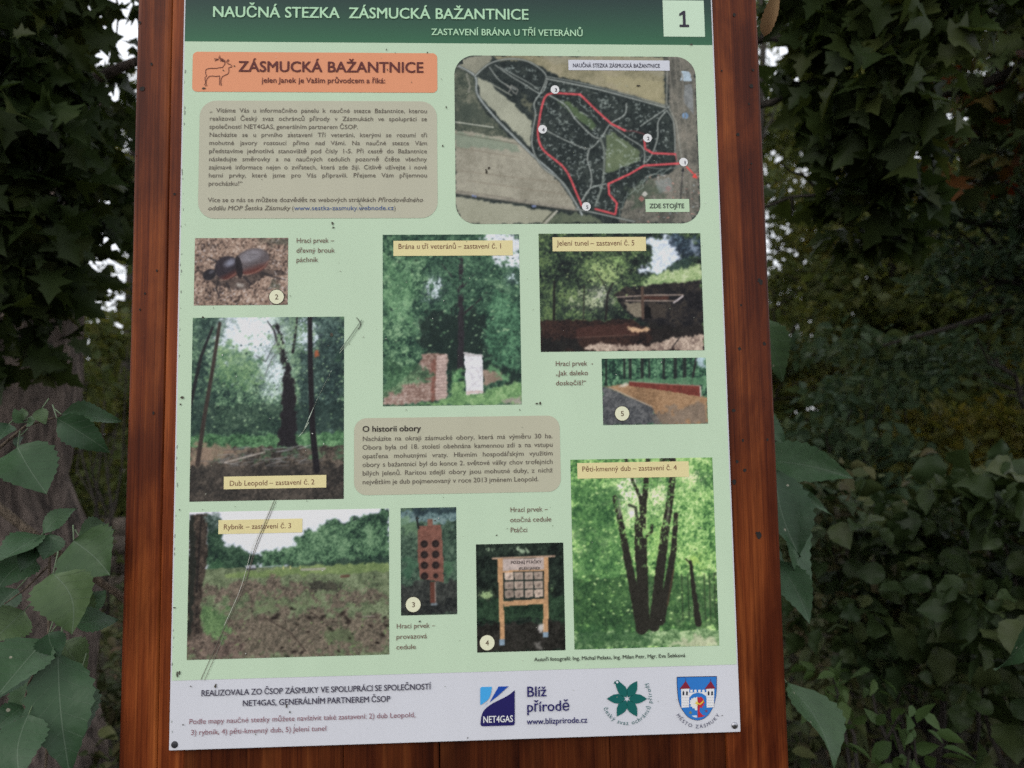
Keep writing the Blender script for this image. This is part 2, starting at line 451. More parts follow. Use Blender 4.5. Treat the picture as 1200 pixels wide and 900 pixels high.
# the veteran maple whose trunk fills the left edge
b0 = on_ground(-14, 3.65)
cl = [seen(px, py, d, r) for px, py, d, r in [
    (10, 15, 2.8, 0.24), (50, 10, 3.0, 0.2), (74, 25, 3.1, 0.102), (25, 80, 2.7, 0.22), (58, 75, 3.0, 0.136), (10, 150, 2.6, 0.24), (50, 120, 2.8, 0.2),
    (51, 170, 2.9, 0.187), (74, 130, 3.1, 0.102), (81, 200, 3.0, 0.153), (35, 215, 2.8, 0.22), (71, 255, 3.0, 0.17), (10, 270, 2.7, 0.22), (46, 295, 2.9, 0.17),
    (25, 330, 2.8, 0.18), (76, 318, 3.1, 0.119), (15, 420, 2.9, 0.14), (56, 400, 3.0, 0.085), (150, 12, 3.2, 0.06), (143, 95, 3.2, 0.07), (132, 78, 3.2, 0.05), (150, 55, 3.2, 0.04), (118, 50, 3.2, 0.04),
    (120, 118, 3.2, 0.06), (150, 135, 3.3, 0.1), (130, 165, 3.3, 0.12), (150, 190, 3.3, 0.12), (128, 215, 3.3, 0.1), (146, 245, 3.3, 0.1), (126, 262, 3.3, 0.08), (142, 285, 3.3, 0.05),
    (-60, 60, 2.8, 0.35), (-70, 220, 2.8, 0.35), (-60, 340, 2.9, 0.35), (30, -50, 2.9, 0.3), (275, -60, 3.2, 0.3), (270, 60, 3.2, 0.25), (270, 200, 3.3, 0.25)]]
top = b0 + np.array([.1, .1, 9.5])
l1 = [ray(-10, 112, 3.5), ray(40, 104, 3.2), ray(110, 93, 3.15), ray(155, 74, 3.1), ray(230, 50, 3.0)]
l2 = [ray(40, 330, 3.2), ray(62, 260, 3.0), ray(95, 180, 2.95), ray(118, 120, 3.0)]
l3 = [ray(20, 200, 3.3), ray(50, 190, 3.0), ray(95, 210, 2.95), ray(118, 240, 3.0)]
l4 = [ray(136, -20, 3.1), ray(138, 25, 3.1), ray(135, 60, 3.12)]
def shade_roof(n, x0, x1): return [[rg.uniform(x0, x1), rg.uniform(-1.4, 3.0), rg.uniform(5.6, 8.4), rg.uniform(.55, .85)] for _ in range(n)]  # maple crown overhead, out of view, shaped to keep sun off the wood
build_tree('maple_tree', 'massive old maple with a ridged grey brown trunk at the left edge', 'tree', b0, top, .40, cl,
           M_MAPLE, T_MAPLE, 62, .092, 11, M_BARK, nlimb=5, k=72, rough=ridges(3), rings=60, up=.3, droop=.6, wild=.8, ref=.2, canopy=shade_roof(34, -3.0, .6), lr=.012, rise=.0,
           extra=[(l1, [.026, .022, .02, .016, .012]), (l2, [.006, .005, .004, .003]), (l3, [.008, .006, .005, .003]), (l4, [.004, .003, .002])])

# maple whose low boughs hang beside the right post; its stem stands behind the board
b0 = on_ground(800, 3.4)
cl = [seen(px, py, d, r) for px, py, d, r in [
    (920, 8, 2.9, .07), (965, 12, 2.8, .12), (1010, 25, 2.7, .18), (1065, 15, 2.7, .18), (1125, 8, 2.8, .12), (1185, 2, 2.9, .12), (955, 50, 2.8, .09),
    (905, 92, 3.0, .06), (962, 92, 2.9, .09), (995, 70, 2.8, .16), (1010, 110, 2.7, .2), (1055, 80, 2.6, .18), (1085, 50, 2.7, .12), (992, 128, 2.9, .10), (935, 100, 3.0, .05),
    (1000, 160, 2.8, .17), (1040, 140, 2.7, .18), (1060, 175, 2.7, .11), (1012, 205, 2.9, .16), (1045, 225, 2.9, .15), (990, 240, 3.0, .12), (1020, 270, 3.1, .15), (1045, 275, 3.1, .12),
    (990, 285, 3.2, .08), (915, 228, 3.4, .05), (1000, -50, 2.8, .25), (1100, -60, 2.8, .25), (820, -40, 3.2, .25), (820, 100, 3.4, .25), (790, 220, 3.5, .25)]]
l1 = [ray(830, 60, 3.4), ray(905, 40, 3.1), ray(985, 75, 2.9), ray(1060, 60, 2.7)]
l2 = [ray(840, 130, 3.4), ray(905, 120, 3.1), ray(960, 90, 2.95), ray(1020, 150, 2.8)]
build_tree('maple_tree', 'maple with big dark lobed leaves hanging beside the top of the right post', 'tree', b0, b0 + [.2, .3, 8], .13, cl,
           M_MAPLE, T_MAPLE, 62, .102, 12, M_BARK2, nlimb=2, up=.2, droop=.7, wild=.85, ref=.2, canopy=shade_roof(24, -.4, 3.2), lr=.01, rise=.0,
           extra=[(l1, [.03, .022, .015, .008]), (l2, [.02, .015, .01, .006])])

# a turning maple, rusty leaves, reaching in from the right
b0 = on_ground(1330, 4.4)
cl = [seen(px, py, d, r) for px, py, d, r in [
    (1165, 30, 4.0, .2), (1190, 60, 3.9, .2), (1130, 75, 4.0, .16), (1150, 105, 4.0, .14), (1195, 120, 3.9, .2), (1120, 140, 4.1, .2), (1085, 165, 4.2, .18),
    (1150, 170, 4.1, .16), (1105, 205, 4.2, .2), (1190, 175, 4.0, .14), (1140, 215, 4.2, .16), (1270, 60, 4.1, .5), (1260, 170, 4.1, .4), (1300, -60, 4.1, .5), (1200, -50, 4.0, .4), (1350, 100, 4.3, .5)]]
l1 = [ray(1290, 50, 4.3), ray(1200, 78, 4.0), ray(1150, 100, 4.0), ray(1115, 108, 4.0), ray(1090, 114, 4.0)]
l2 = [ray(1145, 97, 4.0), ray(1118, 82, 4.0), ray(1098, 60, 4.0)]
l3 = [ray(1200, 78, 4.0), ray(1178, 100, 4.0), ray(1158, 108, 4.0)]
build_tree('maple_tree', 'maple with rust red turning leaves on a dark bough at the upper right', 'tree', b0, b0 + [.1, .2, 6], .14, cl,
           M_MAPLE_R, T_MAPLE, 26, .10, 13, M_BARK2, nlimb=4, lr=.012, up=.3, droop=.5,
           extra=[(l1, [.045, .028, .022, .017, .011]), (l2, [.014, .012, .008]), (l3, [.014, .010, .007])])

# small-leaved hornbeam at the right
b0 = on_ground(1285, 5.2)
cl = [seen(rg.uniform(1085, 1330), rg.uniform(190, 440), rg.uniform(4.6, 5.4), rg.uniform(.16, .28)) for _ in range(34)]
cl += [seen(rg.uniform(1150, 1400), rg.uniform(60, 250), rg.uniform(4.8, 5.6), .3) for _ in range(16)]
l1 = [ray(1270, 370, 5.2), ray(1180, 365, 5.0), ray(1110, 385, 4.9), ray(1035, 405, 4.9)]
l2 = [ray(1250, 270, 5.2), ray(1150, 262, 5.0), ray(1085, 250, 5.0)]
build_tree('hornbeam_tree', 'small hornbeam with fine blue green leaves at the right edge above the dark undergrowth', 'tree', b0, b0 + [0, .1, 4.6], .09, cl,
           M_SMALL, T_OVATE, 110, .062, 14, M_BARK2, nlimb=20,
           extra=[(l1, [.03, .02, .014, .008]), (l2, [.03, .02, .01])])

# trees further back, one label each
def back_tree(px, dist, h, cz, rad, n, rc, lm, per, size, seed, label, r0=.11, lean=0):
    b = on_ground(px, dist); r = np.random.default_rng(seed)
    c = blob(r, b + [lean, 0, cz], rad, n, rc)
    c = c[c[:, 2] > .3]
    build_tree('woodland_tree', label, 'tree', b, b + [.2 + lean * .4, .1, h], r0, c, lm, T_DIAM, per, size, seed, M_BARK2, 'trees standing deeper in the wood', nlimb=22)
back_tree(872, 8.5, 6.5, 3.2, (1.0, 1.2, 2.6), 44, .40, M_WOODS, 100, .07, 21, 'loose crowned tree showing bright sky spots just right of the right post', lean=.55)
back_tree(1065, 8.2, 6, 2.4, (1.1, 1.2, 2.2), 48, .45, M_WOODS, 130, .12, 22, 'dense dark tree behind the hanging maple leaves right of the board')
back_tree(1110, 9.6, 7, 3.2, (1.7, 1.4, 3.0), 70, .5, M_OLIVE, 120, .12, 23, 'olive green tree behind the bough with rust red leaves')
back_tree(1230, 8.0, 7, 3.2, (1.6, 1.4, 3.2), 70, .5, M_WOODS, 120, .12, 24, 'dense green tree behind the small hornbeam at the right edge')
back_tree(132, 10.5, 6.6, 5.2, (.9, .9, 1.0), 20, .34, M_WOODS, 60, .10, 25, 'round bushy tree in the gap between the old trunk and the left post')
back_tree(-10, 8.5, 6, 2.6, (1.6, 1.3, 2.6), 55, .5, M_WOODS, 110, .12, 26, 'dark tree glimpsed behind the old maple trunk at the far left')

# the far wood: one mass of leaves
def far_wood():
    r = np.random.default_rng(77); cs = []
    for _ in range(2100):
        az = r.uniform(-62, 62); a = math.radians(az); d = r.uniform(13, 21)
        z = 10 * r.random() ** 1.15; el = math.degrees(math.atan2(z - CAM.z, d))
        if -35 < az < -21.5 and el > 6: continue                      # a ride cut through the wood
        if 17 < az < 24.5 and el > 11 and r.random() < .6: continue     # thin young growth
        if 24.5 <= az and el > 12 and r.random() < .25: continue
        cs.append((CAM.x + math.sin(a) * d, CAM.y + math.cos(a) * d, z, r.uniform(.5, 1.0)))
    v, f = spray(r, cs, 70, .26, T_DIAM, .6, .3, .3)
    tag(link('far_wood', mesh_np(v, f), M_WOODS), 'mass of dull green leaves of the wood far behind the board', 'wood', kind='stuff')
far_wood()

# old low wall glimpsed at the left
def stone_wall():
    r = np.random.default_rng(8); a, b = on_ground(60, 8.6), on_ground(330, 8.2)
    root = empty('stone_wall', tuple((a + b) / 2), 'low old brown stone wall glimpsed between the maple trunk and the left post', 'wall')
    d = norm(b - a); nrm = np.cross(d, [0, 0, 1]); L = np.linalg.norm(b - a); P = []
    z = -.05
    for row in range(5):
        x = -.2 * r.random(); h = r.uniform(.15, .19)
        while x < L:
            w = r.uniform(.2, .42); pr = r.uniform(0, .03)
            c = [a + d * xx + nrm * yy + [0, 0, zz] for zz in (z + .006, z + h - .006) for xx, yy in ((x + .006, .0 - pr), (x + w - .006, -pr), (x + w - .006, .34), (x + .006, .34))]
            c = np.array(c) + r.normal(size=(8, 3)) * .008
            P.append((c, np.array([(0, 1, 2, 3)[::-1], (4, 5, 6, 7), (0, 1, 5, 4), (1, 2, 6, 5), (2, 3, 7, 6), (3, 0, 4, 7)])))
            x += w
        z += h
    v, f = join(P)
    link('stonework', mesh_np(v, f), bark_mat('old_stone', (.07, .055, .045), (.2, .165, .135), .5), root)
stone_wall()

# ------------------------------------------------------------------ shrubs and ground plants
def shrub(name, label, base, clumps, lm, T, per, size, seed, barkm=M_BARK2, group=None, nst=9, flat=.5, up=.5, droop=.45, r0=.012, cat='shrub', wild=.55):
    rng = np.random.default_rng(seed); base = np.asarray(base, float); cl = np.asarray(clumps, float)
    root = empty(name, tuple(base), label, cat, group)
    st = []
    for i in rng.permutation(len(cl))[:nst]:
        Q = wander(rng, base + [*rng.normal(size=2) * .08, -.05], cl[i, :3], 9, .07, -.06)
        st.append(tube_arrays(Q, np.linspace(r0, .003, 9), 6))
    v, f = join(st); me = mesh_np(v, f); me.shade_smooth(); link('stems', me, barkm, root)
    v, f = spray(rng, cl, per, size, T, flat, droop, up, wild)
    me = mesh_np(v, f); me.shade_smooth(); link('foliage', me, lm, root)
b = on_ground(1075, 3.4)
cl = [seen(rg.uniform(960, 1200), rg.uniform(590, 800), rg.uniform(2.9, 3.7), rg.uniform(.12, .22)) for _ in range(30)]
shrub('hazel_shrub', 'hazel shrub with broad dark round leaves filling the lower right beside the post', b, cl, M_HAZEL, T_ROUND, 26, .082, 31, flat=.8, up=.6, wild=.9)
b = on_ground(1230, 3.0)
cl = [seen(rg.uniform(1130, 1330), rg.uniform(570, 880), rg.uniform(2.6, 3.2), rg.uniform(.12, .22)) for _ in range(20)]
shrub('hazel_shrub', 'hazel shrub with broad dark leaves cut by the right edge at the bottom', b, cl, M_HAZEL, T_ROUND, 22, .092, 32, flat=.8, up=.6, wild=.9)
b = on_ground(1040, 3.9)
cl = [seen(rg.uniform(930, 1240), rg.uniform(560, 840), rg.uniform(3.2, 4.2), rg.uniform(.14, .24)) for _ in range(46)]
shrub('bramble_shrub', 'tangle of small dull leaves showing between the broad hazel leaves', b, cl, M_IVY, T_OVATE, 46, .065, 37, flat=.7, up=.7, wild=.8, nst=16)
b = on_ground(1130, 5.6)
cl = [seen(rg.uniform(1040, 1260), rg.uniform(480, 560), rg.uniform(5.2, 6.0), .22) for _ in range(24)]
shrub('bramble_shrub', 'yellowing olive shrub in the middle of the right edge above the hazel', b, cl, M_OLIVE, T_OVATE, 60, .085, 33)
b = on_ground(975, 5.2)
cl = [seen(rg.uniform(880, 1060), rg.uniform(400, 640), rg.uniform(4.8, 5.8), .26) for _ in range(34)]
shrub('bramble_shrub', 'shrub of small dull green leaves right of the post behind the large elder leaves', b, cl, M_SMALL, T_OVATE, 75, .08, 34)
b = on_ground(125, 6.6)
cl = [seen(rg.uniform(95, 175), rg.uniform(370, 500), rg.uniform(6.2, 7.2), .24) for _ in range(14)]
shrub('bramble_shrub', 'dark shrub behind the left post above the low stone wall', b, cl, M_WOODS, T_OVATE, 60, .09, 35)

# low undergrowth nobody could count
def undergrowth():
    r = np.random.default_rng(41); cs = []
    for _ in range(1500):
        a = math.radians(r.uniform(-55, 55)); d = r.uniform(1.9, 11)
        x, y = CAM.x + math.sin(a) * d, CAM.y + math.cos(a) * d
        if y < .35: continue
        cs.append((x, y, float(ground_z(np.array(x), np.array(y))) + r.uniform(.03, .32), r.uniform(.12, .25)))
    v, f = spray(r, cs, 24, .075, T_OVATE, .5, .2, .8)
    tag(link('undergrowth', mesh_np(v, f), M_IVY), 'low green undergrowth covering the forest floor behind the board', 'undergrowth', kind='stuff')
    n = 9000
    a = np.radians(r.uniform(-58, 58, n)); d = r.uniform(1.2, 11, n)
    C = np.stack([CAM.x + np.sin(a) * d, CAM.y + np.cos(a) * d, np.zeros(n)], 1)
    C[:, 2] = ground_z(C[:, 0], C[:, 1]) + r.uniform(.012, .03, n)
    v, f = leaf_arrays(C, r.uniform(.04, .09, n), r.normal(size=(n, 3)) * [1, 1, .2], norm(r.normal(size=(n, 3)) * .3 + [0, 0, 1]), T_OVATE)
    tag(link('leaf_litter', mesh_np(v, f), M_LITTER), 'fallen brown leaves strewn over the forest floor', 'fallen leaves', kind='stuff')
undergrowth()
b = on_ground(1055, 2.35)
cl = [seen(px, py, d, .09) for px, py, d in [(1055, 838, 2.2), (1070, 858, 2.2), (1045, 850, 2.25), (1066, 880, 2.2), (1020, 800, 2.6), (1040, 900, 2.2), (975, 790, 2.6), (980, 815, 2.6)]]
shrub('wild_sapling', 'young sapling with bright green small leaves low between the hazel and the right post', b, cl, M_BRIGHT, T_OVATE, 8, .055, 36, cat='plant')

# detailed leaves close to the board
def big_leaf(base, tip, width, rng, bend=.12, nrm=None, fold=.25):
    base, tip = np.array(base), np.array(tip); n = 22
    A = tip - base; L = np.linalg.norm(A); A = A / L
    Nn = np.array(nrm) if nrm is not None else norm(np.array([rng.normal() * .35, -1, .55 + rng.normal() * .25]))
    Lt = norm(np.cross(Nn, A)); Nn = np.cross(A, Lt)
    t = np.linspace(0, 1, n)
    prof = np.interp(t, [0, .06, .18, .34, .5, .68, .84, .94, 1], [.02, .30, .78, 1.0, .96, .70, .36, .13, 0])
    ser = 1 + .12 * (np.arange(n) % 2) * (t > .08)
    V, UV = [], []
    wig = rng.normal() * .07; tw = rng.normal() * .5
    ph = rng.uniform(0, 6)
    for i in range(n):
        for s in (-1, -.5, 0, .5, 1):
            hw = width * .5 * prof[i] * (ser[i] if abs(s) == 1 else 1)
            z = fold * abs(s) * hw - bend * L * (t[i] ** 2) + .035 * L * math.sin(8 * t[i] + ph + (1.7 if s > 0 else 0)) * abs(s) + tw * s * hw * t[i]
            V.append(base + A * (t[i] * L + (-.05 * L * abs(s) * 0)) + Lt * (s * hw + wig * L * math.sin(3.1 * t[i])) + Nn * z)
            UV.append((t[i], s * prof[i] + 1e-4))
    F = []
    for i in range(n - 1):
        for j in range(4):
            a = i * 5 + j; F.append((a, a + 1, a + 6, a + 5))
    return np.array(V), np.array(F), np.array(UV)

def leafy_plant(name, label, root_at, leaves, stems, seed, cat='shrub', face=None):
    rng = np.random.default_rng(seed)
    root = empty(name, tuple(root_at), label, cat)
    stm = [tube_arrays(np.array([tuple(p) for p in Q]), np.array(R2), 8) for Q, R2 in stems]
    VV, FF, UU, o, stk = [], [], [], 0, []
    for bx, by, tx, ty, w, d0, d1 in leaves:
        pb, pt = ray(bx, by, d0), ray(tx, ty, d1)
        v, f, uv = big_leaf(pb, pt, w * d0 / FPX, rng, bend=rng.uniform(.04, .28), fold=rng.uniform(.1, .55), nrm=None if face is None else norm(np.array(face) + rng.normal(size=3) * .2))
        VV.append(v); FF.append(f + o); UU.append(uv); o += len(v)
        back = np.array(pb) - (np.array(pt) - np.array(pb)) * .22 + np.array([0, .02, .01])
        stk.append(tube_arrays(np.array([back, np.array(pb) + [0, .001, 0]]), np.array([.0012, .0009]), 5))
    V, F, U = np.concatenate(VV), np.concatenate(FF), np.concatenate(UU)
    me = mesh_np(V, F); uvl = me.uv_layers.new(name='UVMap')
    uvl.data.foreach_set('uv', U[F.ravel()].astype(np.float32).ravel()); me.shade_smooth()
    link('foliage', me, M_ELDER, root)
    v, f = join(stm); n0 = len(f); v, f = join(stm + stk); me = mesh_np(v, f)
    me.polygons.foreach_set('material_index', (np.arange(len(f)) >= n0).astype(np.int32)); me.shade_smooth()
    link('stems', me, [M_STEM, M_GREENSTEM], root)

L = [  # base x, y, tip x, y, width in photo pixels, distances of base and tip
    (20, 523, 50, 571, 52, 1.35, 1.30), (66, 490, 125, 530, 30, 1.36, 1.33), (72, 486, 145, 490, 26, 1.45, 1.47),
    (51, 626, 88, 592, 20, 1.36, 1.36), (50, 626, -10, 655, 40, 1.38, 1.34), (86, 634, 128, 674, 58, 1.30, 1.27),
    (92, 628, 143, 620, 26, 1.42, 1.45), (58, 626, 50, 656, 24, 1.36, 1.34), (46, 630, 22, 668, 20, 1.38, 1.36),
    (42, 655, 2, 682, 34, 1.42, 1.38), (62, 672, 77, 742, 56, 1.28, 1.25), (57, 742, 70, 768, 26, 1.34, 1.32),
    (84, 730, 141, 722, 30, 1.46, 1.48), (52, 750, -6, 812, 54, 1.36, 1.32), (68, 765, 82, 900, 54, 1.34, 1.29),
    (92, 796, 86, 885, 40, 1.40, 1.37), (33, 838, 24, 912, 44, 1.32, 1.28), (40, 776, -8, 822, 34, 1.42, 1.40),
    (27, 828, -8, 850, 22, 1.36, 1.34), (28, 716, -10, 752, 36, 1.44, 1.42), (28, 495, 14, 480, 12, 1.37, 1.37),
    (49, 478, 53, 497, 13, 1.36, 1.35), (30, 500, 50, 482, 9, 1.37, 1.36), (10, 497, -8, 520, 18, 1.38, 1.35), (28, 492, 25, 478, 10, 1.38, 1.38), (22, 512, 18, 522, 10, 1.38, 1.36),
    (88, 690, 108, 735, 34, 1.5, 1.5), (96, 712, 125, 690, 18, 1.55, 1.56), (72, 752, 100, 790, 30, 1.5, 1.48), (20, 690, -8, 720, 34, 1.46, 1.45), (50, 790, 20, 850, 36, 1.5, 1.48), (5, 860, -20, 920, 40, 1.4, 1.4)]
stems = [([ray(-60, 545, 1.5), ray(0, 596, 1.44), ray(70, 650, 1.43), ray(140, 697, 1.44), ray(215, 760, 1.47)], [.009, .0078, .0068, .006, .0055]),
         ([ray(-40, 560, 1.42), ray(5, 520, 1.40), ray(30, 499, 1.39), ray(62, 490, 1.37), ray(72, 486, 1.4)], [.003, .0026, .002, .0016, .001]),
         ([ray(60, 630, 1.42), ray(58, 660, 1.40), ray(57, 742, 1.38), ray(60, 790, 1.38), ray(50, 960, 1.4)], [.0022, .0022, .0022, .002, .002]),
         ([ray(56, 664, 1.4), ray(30, 690, 1.42), ray(5, 708, 1.43)], [.0016, .0014, .001]),
         ([ray(33, 838, 1.35), ray(28, 826, 1.36), ray(34, 800, 1.38), ray(57, 760, 1.39)], [.0014, .0016, .0016, .0016]),
         ([(-1.5, .55, -.05), ray(-120, 800, 1.6), ray(-70, 560, 1.5), ray(-60, 545, 1.5), ray(-40, 300, 1.6)], [.013, .011, .009, .008, .004])]
leafy_plant('elder_bush', 'elder bush with large grey green leaves beside the left post', (-1.5, .55, 0), L, stems, 51)

L = [(880, 541, 999, 552, 46, 1.55, 1.50), (908, 552, 945, 650, 52, 1.42, 1.38), (918, 586, 962, 690, 58, 1.50, 1.47), (905, 560, 980, 597, 14, 1.55, 1.55),
     (908, 655, 950, 728, 34, 1.46, 1.42), (885, 372, 932, 442, 30, 1.6, 1.62), (922, 800, 985, 898, 62, 1.5, 1.45),
     (1235, 700, 1183, 796, 36, 1.5, 1.5), (880, 620, 930, 705, 34, 1.6, 1.6), (890, 480, 925, 520, 20, 1.65, 1.65)]
stems = [([(.72, .62, -.05), ray(880, 800, 1.7), ray(878, 560, 1.62), ray(872, 380, 1.65), ray(868, 200, 1.75)], [.012, .009, .007, .005, .003]),
         ([ray(878, 560, 1.62), ray(900, 548, 1.55), ray(908, 552, 1.45)], [.003, .002, .0015]),
         ([ray(880, 700, 1.66), ray(905, 660, 1.56), ray(918, 588, 1.5)], [.003, .002, .0015]),
         ([ray(880, 820, 1.7), ray(905, 800, 1.6), ray(922, 800, 1.52)], [.003, .002, .0015]),
         ([ray(872, 400, 1.65), ray(878, 378, 1.62), ray(885, 372, 1.6)], [.002, .0016, .0012])]
L = [(a, b_, c, d, w, d0 * 1.2, d1 * 1.2) for a, b_, c, d, w, d0, d1 in L]
stems = [([CAM + (Vector(p) - CAM) * 1.2 for p in Q], R2) for Q, R2 in stems]
stems[0][0][0].z = -.05
leafy_plant('elder_bush', 'elder bush with big smooth leaves behind the right post', tuple(stems[0][0][0]), L, stems, 52, face=(.42, -.85, .12))

# dry leaf caught at the head of the right post
def dry_leaf():
    rng = np.random.default_rng(4)
    v, f, uv = big_leaf(ray(897, 42, 1.5), ray(906, -14, 1.46), 16 * 1.5 / FPX, rng, .25, (-.5, -1, .2), .6)
    me = mesh_np(v, f); me.shade_smooth()
    tag(link('dry_leaf', me, M_DRY), 'pale tan curled dry leaf beside the top of the right post', 'leaf')
dry_leaf()
# ------------------------------------------------------------------ the board: timber
BOARD = empty('information_board', (0, .05, 0),
              'wooden information board with a printed green nature trail panel screwed to reddish varnished planks', 'information board')
def board_plank(name, x0, x1, z0, z1, y0, y1, bev, seed, m=None):
    """a plank with rounded long edges, slightly wavy"""
    s = [(x0 + bev, y0), (x1 - bev, y0)]
    sec = []
    for cx, cy, a0 in ((x1 - bev, y0 + bev, -90), (x1 - bev, y1 - bev, 0), (x0 + bev, y1 - bev, 90), (x0 + bev, y0 + bev, 180)):
        for a in (0, 30, 60, 90):
            t = math.radians(a0 + a); sec.append((cx + bev * math.cos(t), cy + bev * math.sin(t)))
    sec = np.array(sec); k = len(sec); zs = np.linspace(z0, z1, 24); r = np.random.default_rng(seed)
    ph = r.uniform(0, 6, 4)
    V = []
    for z in zs:
        w = .0006 * np.sin(3 * z + ph[0]) + .0004 * np.sin(9 * z + ph[1])
        V += [(x + w, y + .0004 * math.sin(4 * z + ph[2]), z) for x, y in sec]
    n = len(zs); i = np.arange(n * k).reshape(n, k); j = np.roll(i, -1, 1)
    F = [tuple(q) for q in np.stack([i[:-1], j[:-1], j[1:], i[1:]], -1).reshape(-1, 4)]
    F += [tuple(i[0][::-1]), tuple(i[-1])]
    me = bpy.data.meshes.new(name); me.from_pydata([tuple(v) for v in V], [], F); me.update()
    return link(name, me, m or M_WOOD, BOARD)
XL, XR = -.42 - .0755, .42 + .0765
board_plank('post', XL, -.4402, -.3, 2.28, .006, .096, .007, 1)
board_plank('plank', -.4399, -.4020, .72, 2.22, .0063, .046, .0012, 7)
board_plank('post', .399, XR, -.3, 2.28, .006, .096, .007, 2)
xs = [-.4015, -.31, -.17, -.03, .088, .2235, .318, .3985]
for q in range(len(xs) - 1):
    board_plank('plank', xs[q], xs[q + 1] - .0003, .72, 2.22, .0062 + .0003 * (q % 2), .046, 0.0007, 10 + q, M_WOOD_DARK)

# nail holes, knots and scars in the posts
def marks():
    m = simple('nail_hole_dark', (.012, .008, .006), .8)
    r = np.random.default_rng(9)
    for px, py, rr in [(862, 15, 2), (884, 80, 1.6), (882, 99, 2.4), (847, 81, 1.3), (866, 156, 2), (870, 357, 1.5), (861, 481, 2.4), (872, 516, 1.5), (901, 515, 1.4), (865, 541, 2), (874, 551, 2.2), (862, 565, 2.4),
                       (891, 628, 3.4), (889, 626, 2.6), (165, 102, 3.2), (162, 24, 1.8), (178, 484, 1.4), (182, 316, 1.4), (893, 330, 2.6), (891, 328, 2.0), (897, 402, 2), (156, 180, 1.2), (176, 73, 1.6), (203, 226, 1.5), (868, 408, 2),
                       (879, 120, 1.2), (882, 190, 1.3), (880, 197, 1.2), (168, 343, 1.3), (162, 362, 1.2)]:
        x, z = at(px, py); n = 9; q = rr * .00125
        ang = np.linspace(0, 6.283, n, endpoint=False); rad = q * r.uniform(.7, 1.25, n)
        v = np.column_stack([x + rad * np.cos(ang), np.full(n, .0052), z + rad * np.sin(ang) * r.uniform(.9, 1.4)])
        v = np.vstack([[x, .0056, z], v]); link('nail_hole', mesh_np(v, np.array([(0, i + 1, (i + 1) % n + 1) for i in range(n)])), m, BOARD)
marks()

# ------------------------------------------------------------------ the panel
LAY = .00035
def slab(x0, x1, z0, z1, y0, y1, bev):
    import bmesh
    bm = bmesh.new(); bmesh.ops.create_cube(bm, size=1)
    for v in bm.verts: v.co = ((x0 + x1) / 2 + v.co.x * (x1 - x0), (y0 + y1) / 2 + v.co.y * (y1 - y0), (z0 + z1) / 2 + v.co.z * (z1 - z0))
    bmesh.ops.bevel(bm, geom=bm.edges[:], offset=bev, segments=2, affect='EDGES')
    me = bpy.data.meshes.new('slab'); bm.to_mesh(me); bm.free(); return me
ZT = ZB + 1.189
M_WHITE = ink((191, 192, 198), .38)
PANEL = link('panel', slab(-W / 2, W / 2, ZB, ZT, 0, .0052, .0007), M_WHITE, BOARD)

def poly_sheet(name, pts, layer, m, parent=PANEL):
    me = bpy.data.meshes.new(name)
    me.from_pydata([(x, -LAY * layer, z) for x, z in pts], [], [tuple(range(len(pts)))]); me.update()
    if me.polygons[0].normal.y > 0: me.flip_normals()
    return link(name, me, m, parent)

def round_rect(x0, x1, z0, z1, r, n=8):
    P = []
    for cx, cz, a0 in ((x1 - r, z1 - r, 0), (x0 + r, z1 - r, 90), (x0 + r, z0 + r, 180), (x1 - r, z0 + r, 270)):
        P += [(cx + r * math.cos(math.radians(a0 + 90 * i / n)), cz + r * math.sin(math.radians(a0 + 90 * i / n))) for i in range(n + 1)]
    return P
def px_rect(*pts):
    """photo corners -> upright rectangle on the panel"""
    q = np.array([at(*p) for p in pts]); x = np.sort(q[:, 0]); z = np.sort(q[:, 1]); h = len(q) // 2
    return x[:h].mean(), x[h:].mean(), z[:h].mean(), z[h:].mean()

def grid_print(name, rect, img, layer, parent=PANEL, rad=0, gamma=True, label=None):
    """a printed picture: img (h, w, 3) in displayed 0-255 colours, one point per dot"""
    h, w = img.shape[:2]; x0, x1, z0, z1 = rect
    X, Z = np.meshgrid(np.linspace(x0, x1, w), np.linspace(z1, z0, h))
    V = np.stack([X, np.full_like(X, -LAY * layer), Z], -1).reshape(-1, 3)
    i = np.arange(h * w).reshape(h, w)
    F = np.stack([i[1:, :-1], i[1:, 1:], i[:-1, 1:], i[:-1, :-1]], -1)
    if rad:
        # pull the corner points onto the rounded outline
        Vr = V.reshape(h, w, 3)
        for sx, cx in ((-1, x0 + rad), (1, x1 - rad)):
            for sz, cz in ((-1, z0 + rad), (1, z1 - rad)):
                dx, dz = (Vr[..., 0] - cx) * sx, (Vr[..., 2] - cz) * sz
                m = (dx > 0) & (dz > 0); mxd = np.maximum(np.maximum(dx, dz), 1e-9); ln = np.hypot(dx, dz)
                s = np.where(m & (ln > 0), mxd / np.maximum(ln, 1e-9), 1)
                Vr[..., 0] = np.where(m, cx + sx * dx * s, Vr[..., 0]); Vr[..., 2] = np.where(m, cz + sz * dz * s, Vr[..., 2])
        V = Vr.reshape(-1, 3)
    me = mesh_np(V, F.reshape(-1, 4))
    ca = me.color_attributes.new('Col', 'FLOAT_COLOR', 'POINT')
    c = np.ones((h * w, 4), np.float32); c[:, :3] = np.clip(lin(np.clip(img, 0, 255)) / KP, 0, .86).reshape(-1, 3)
    ca.data.foreach_set('color', c.ravel())
    o = link(name, me, M_PRINT, parent)
    if label: o['label'] = label
    return o

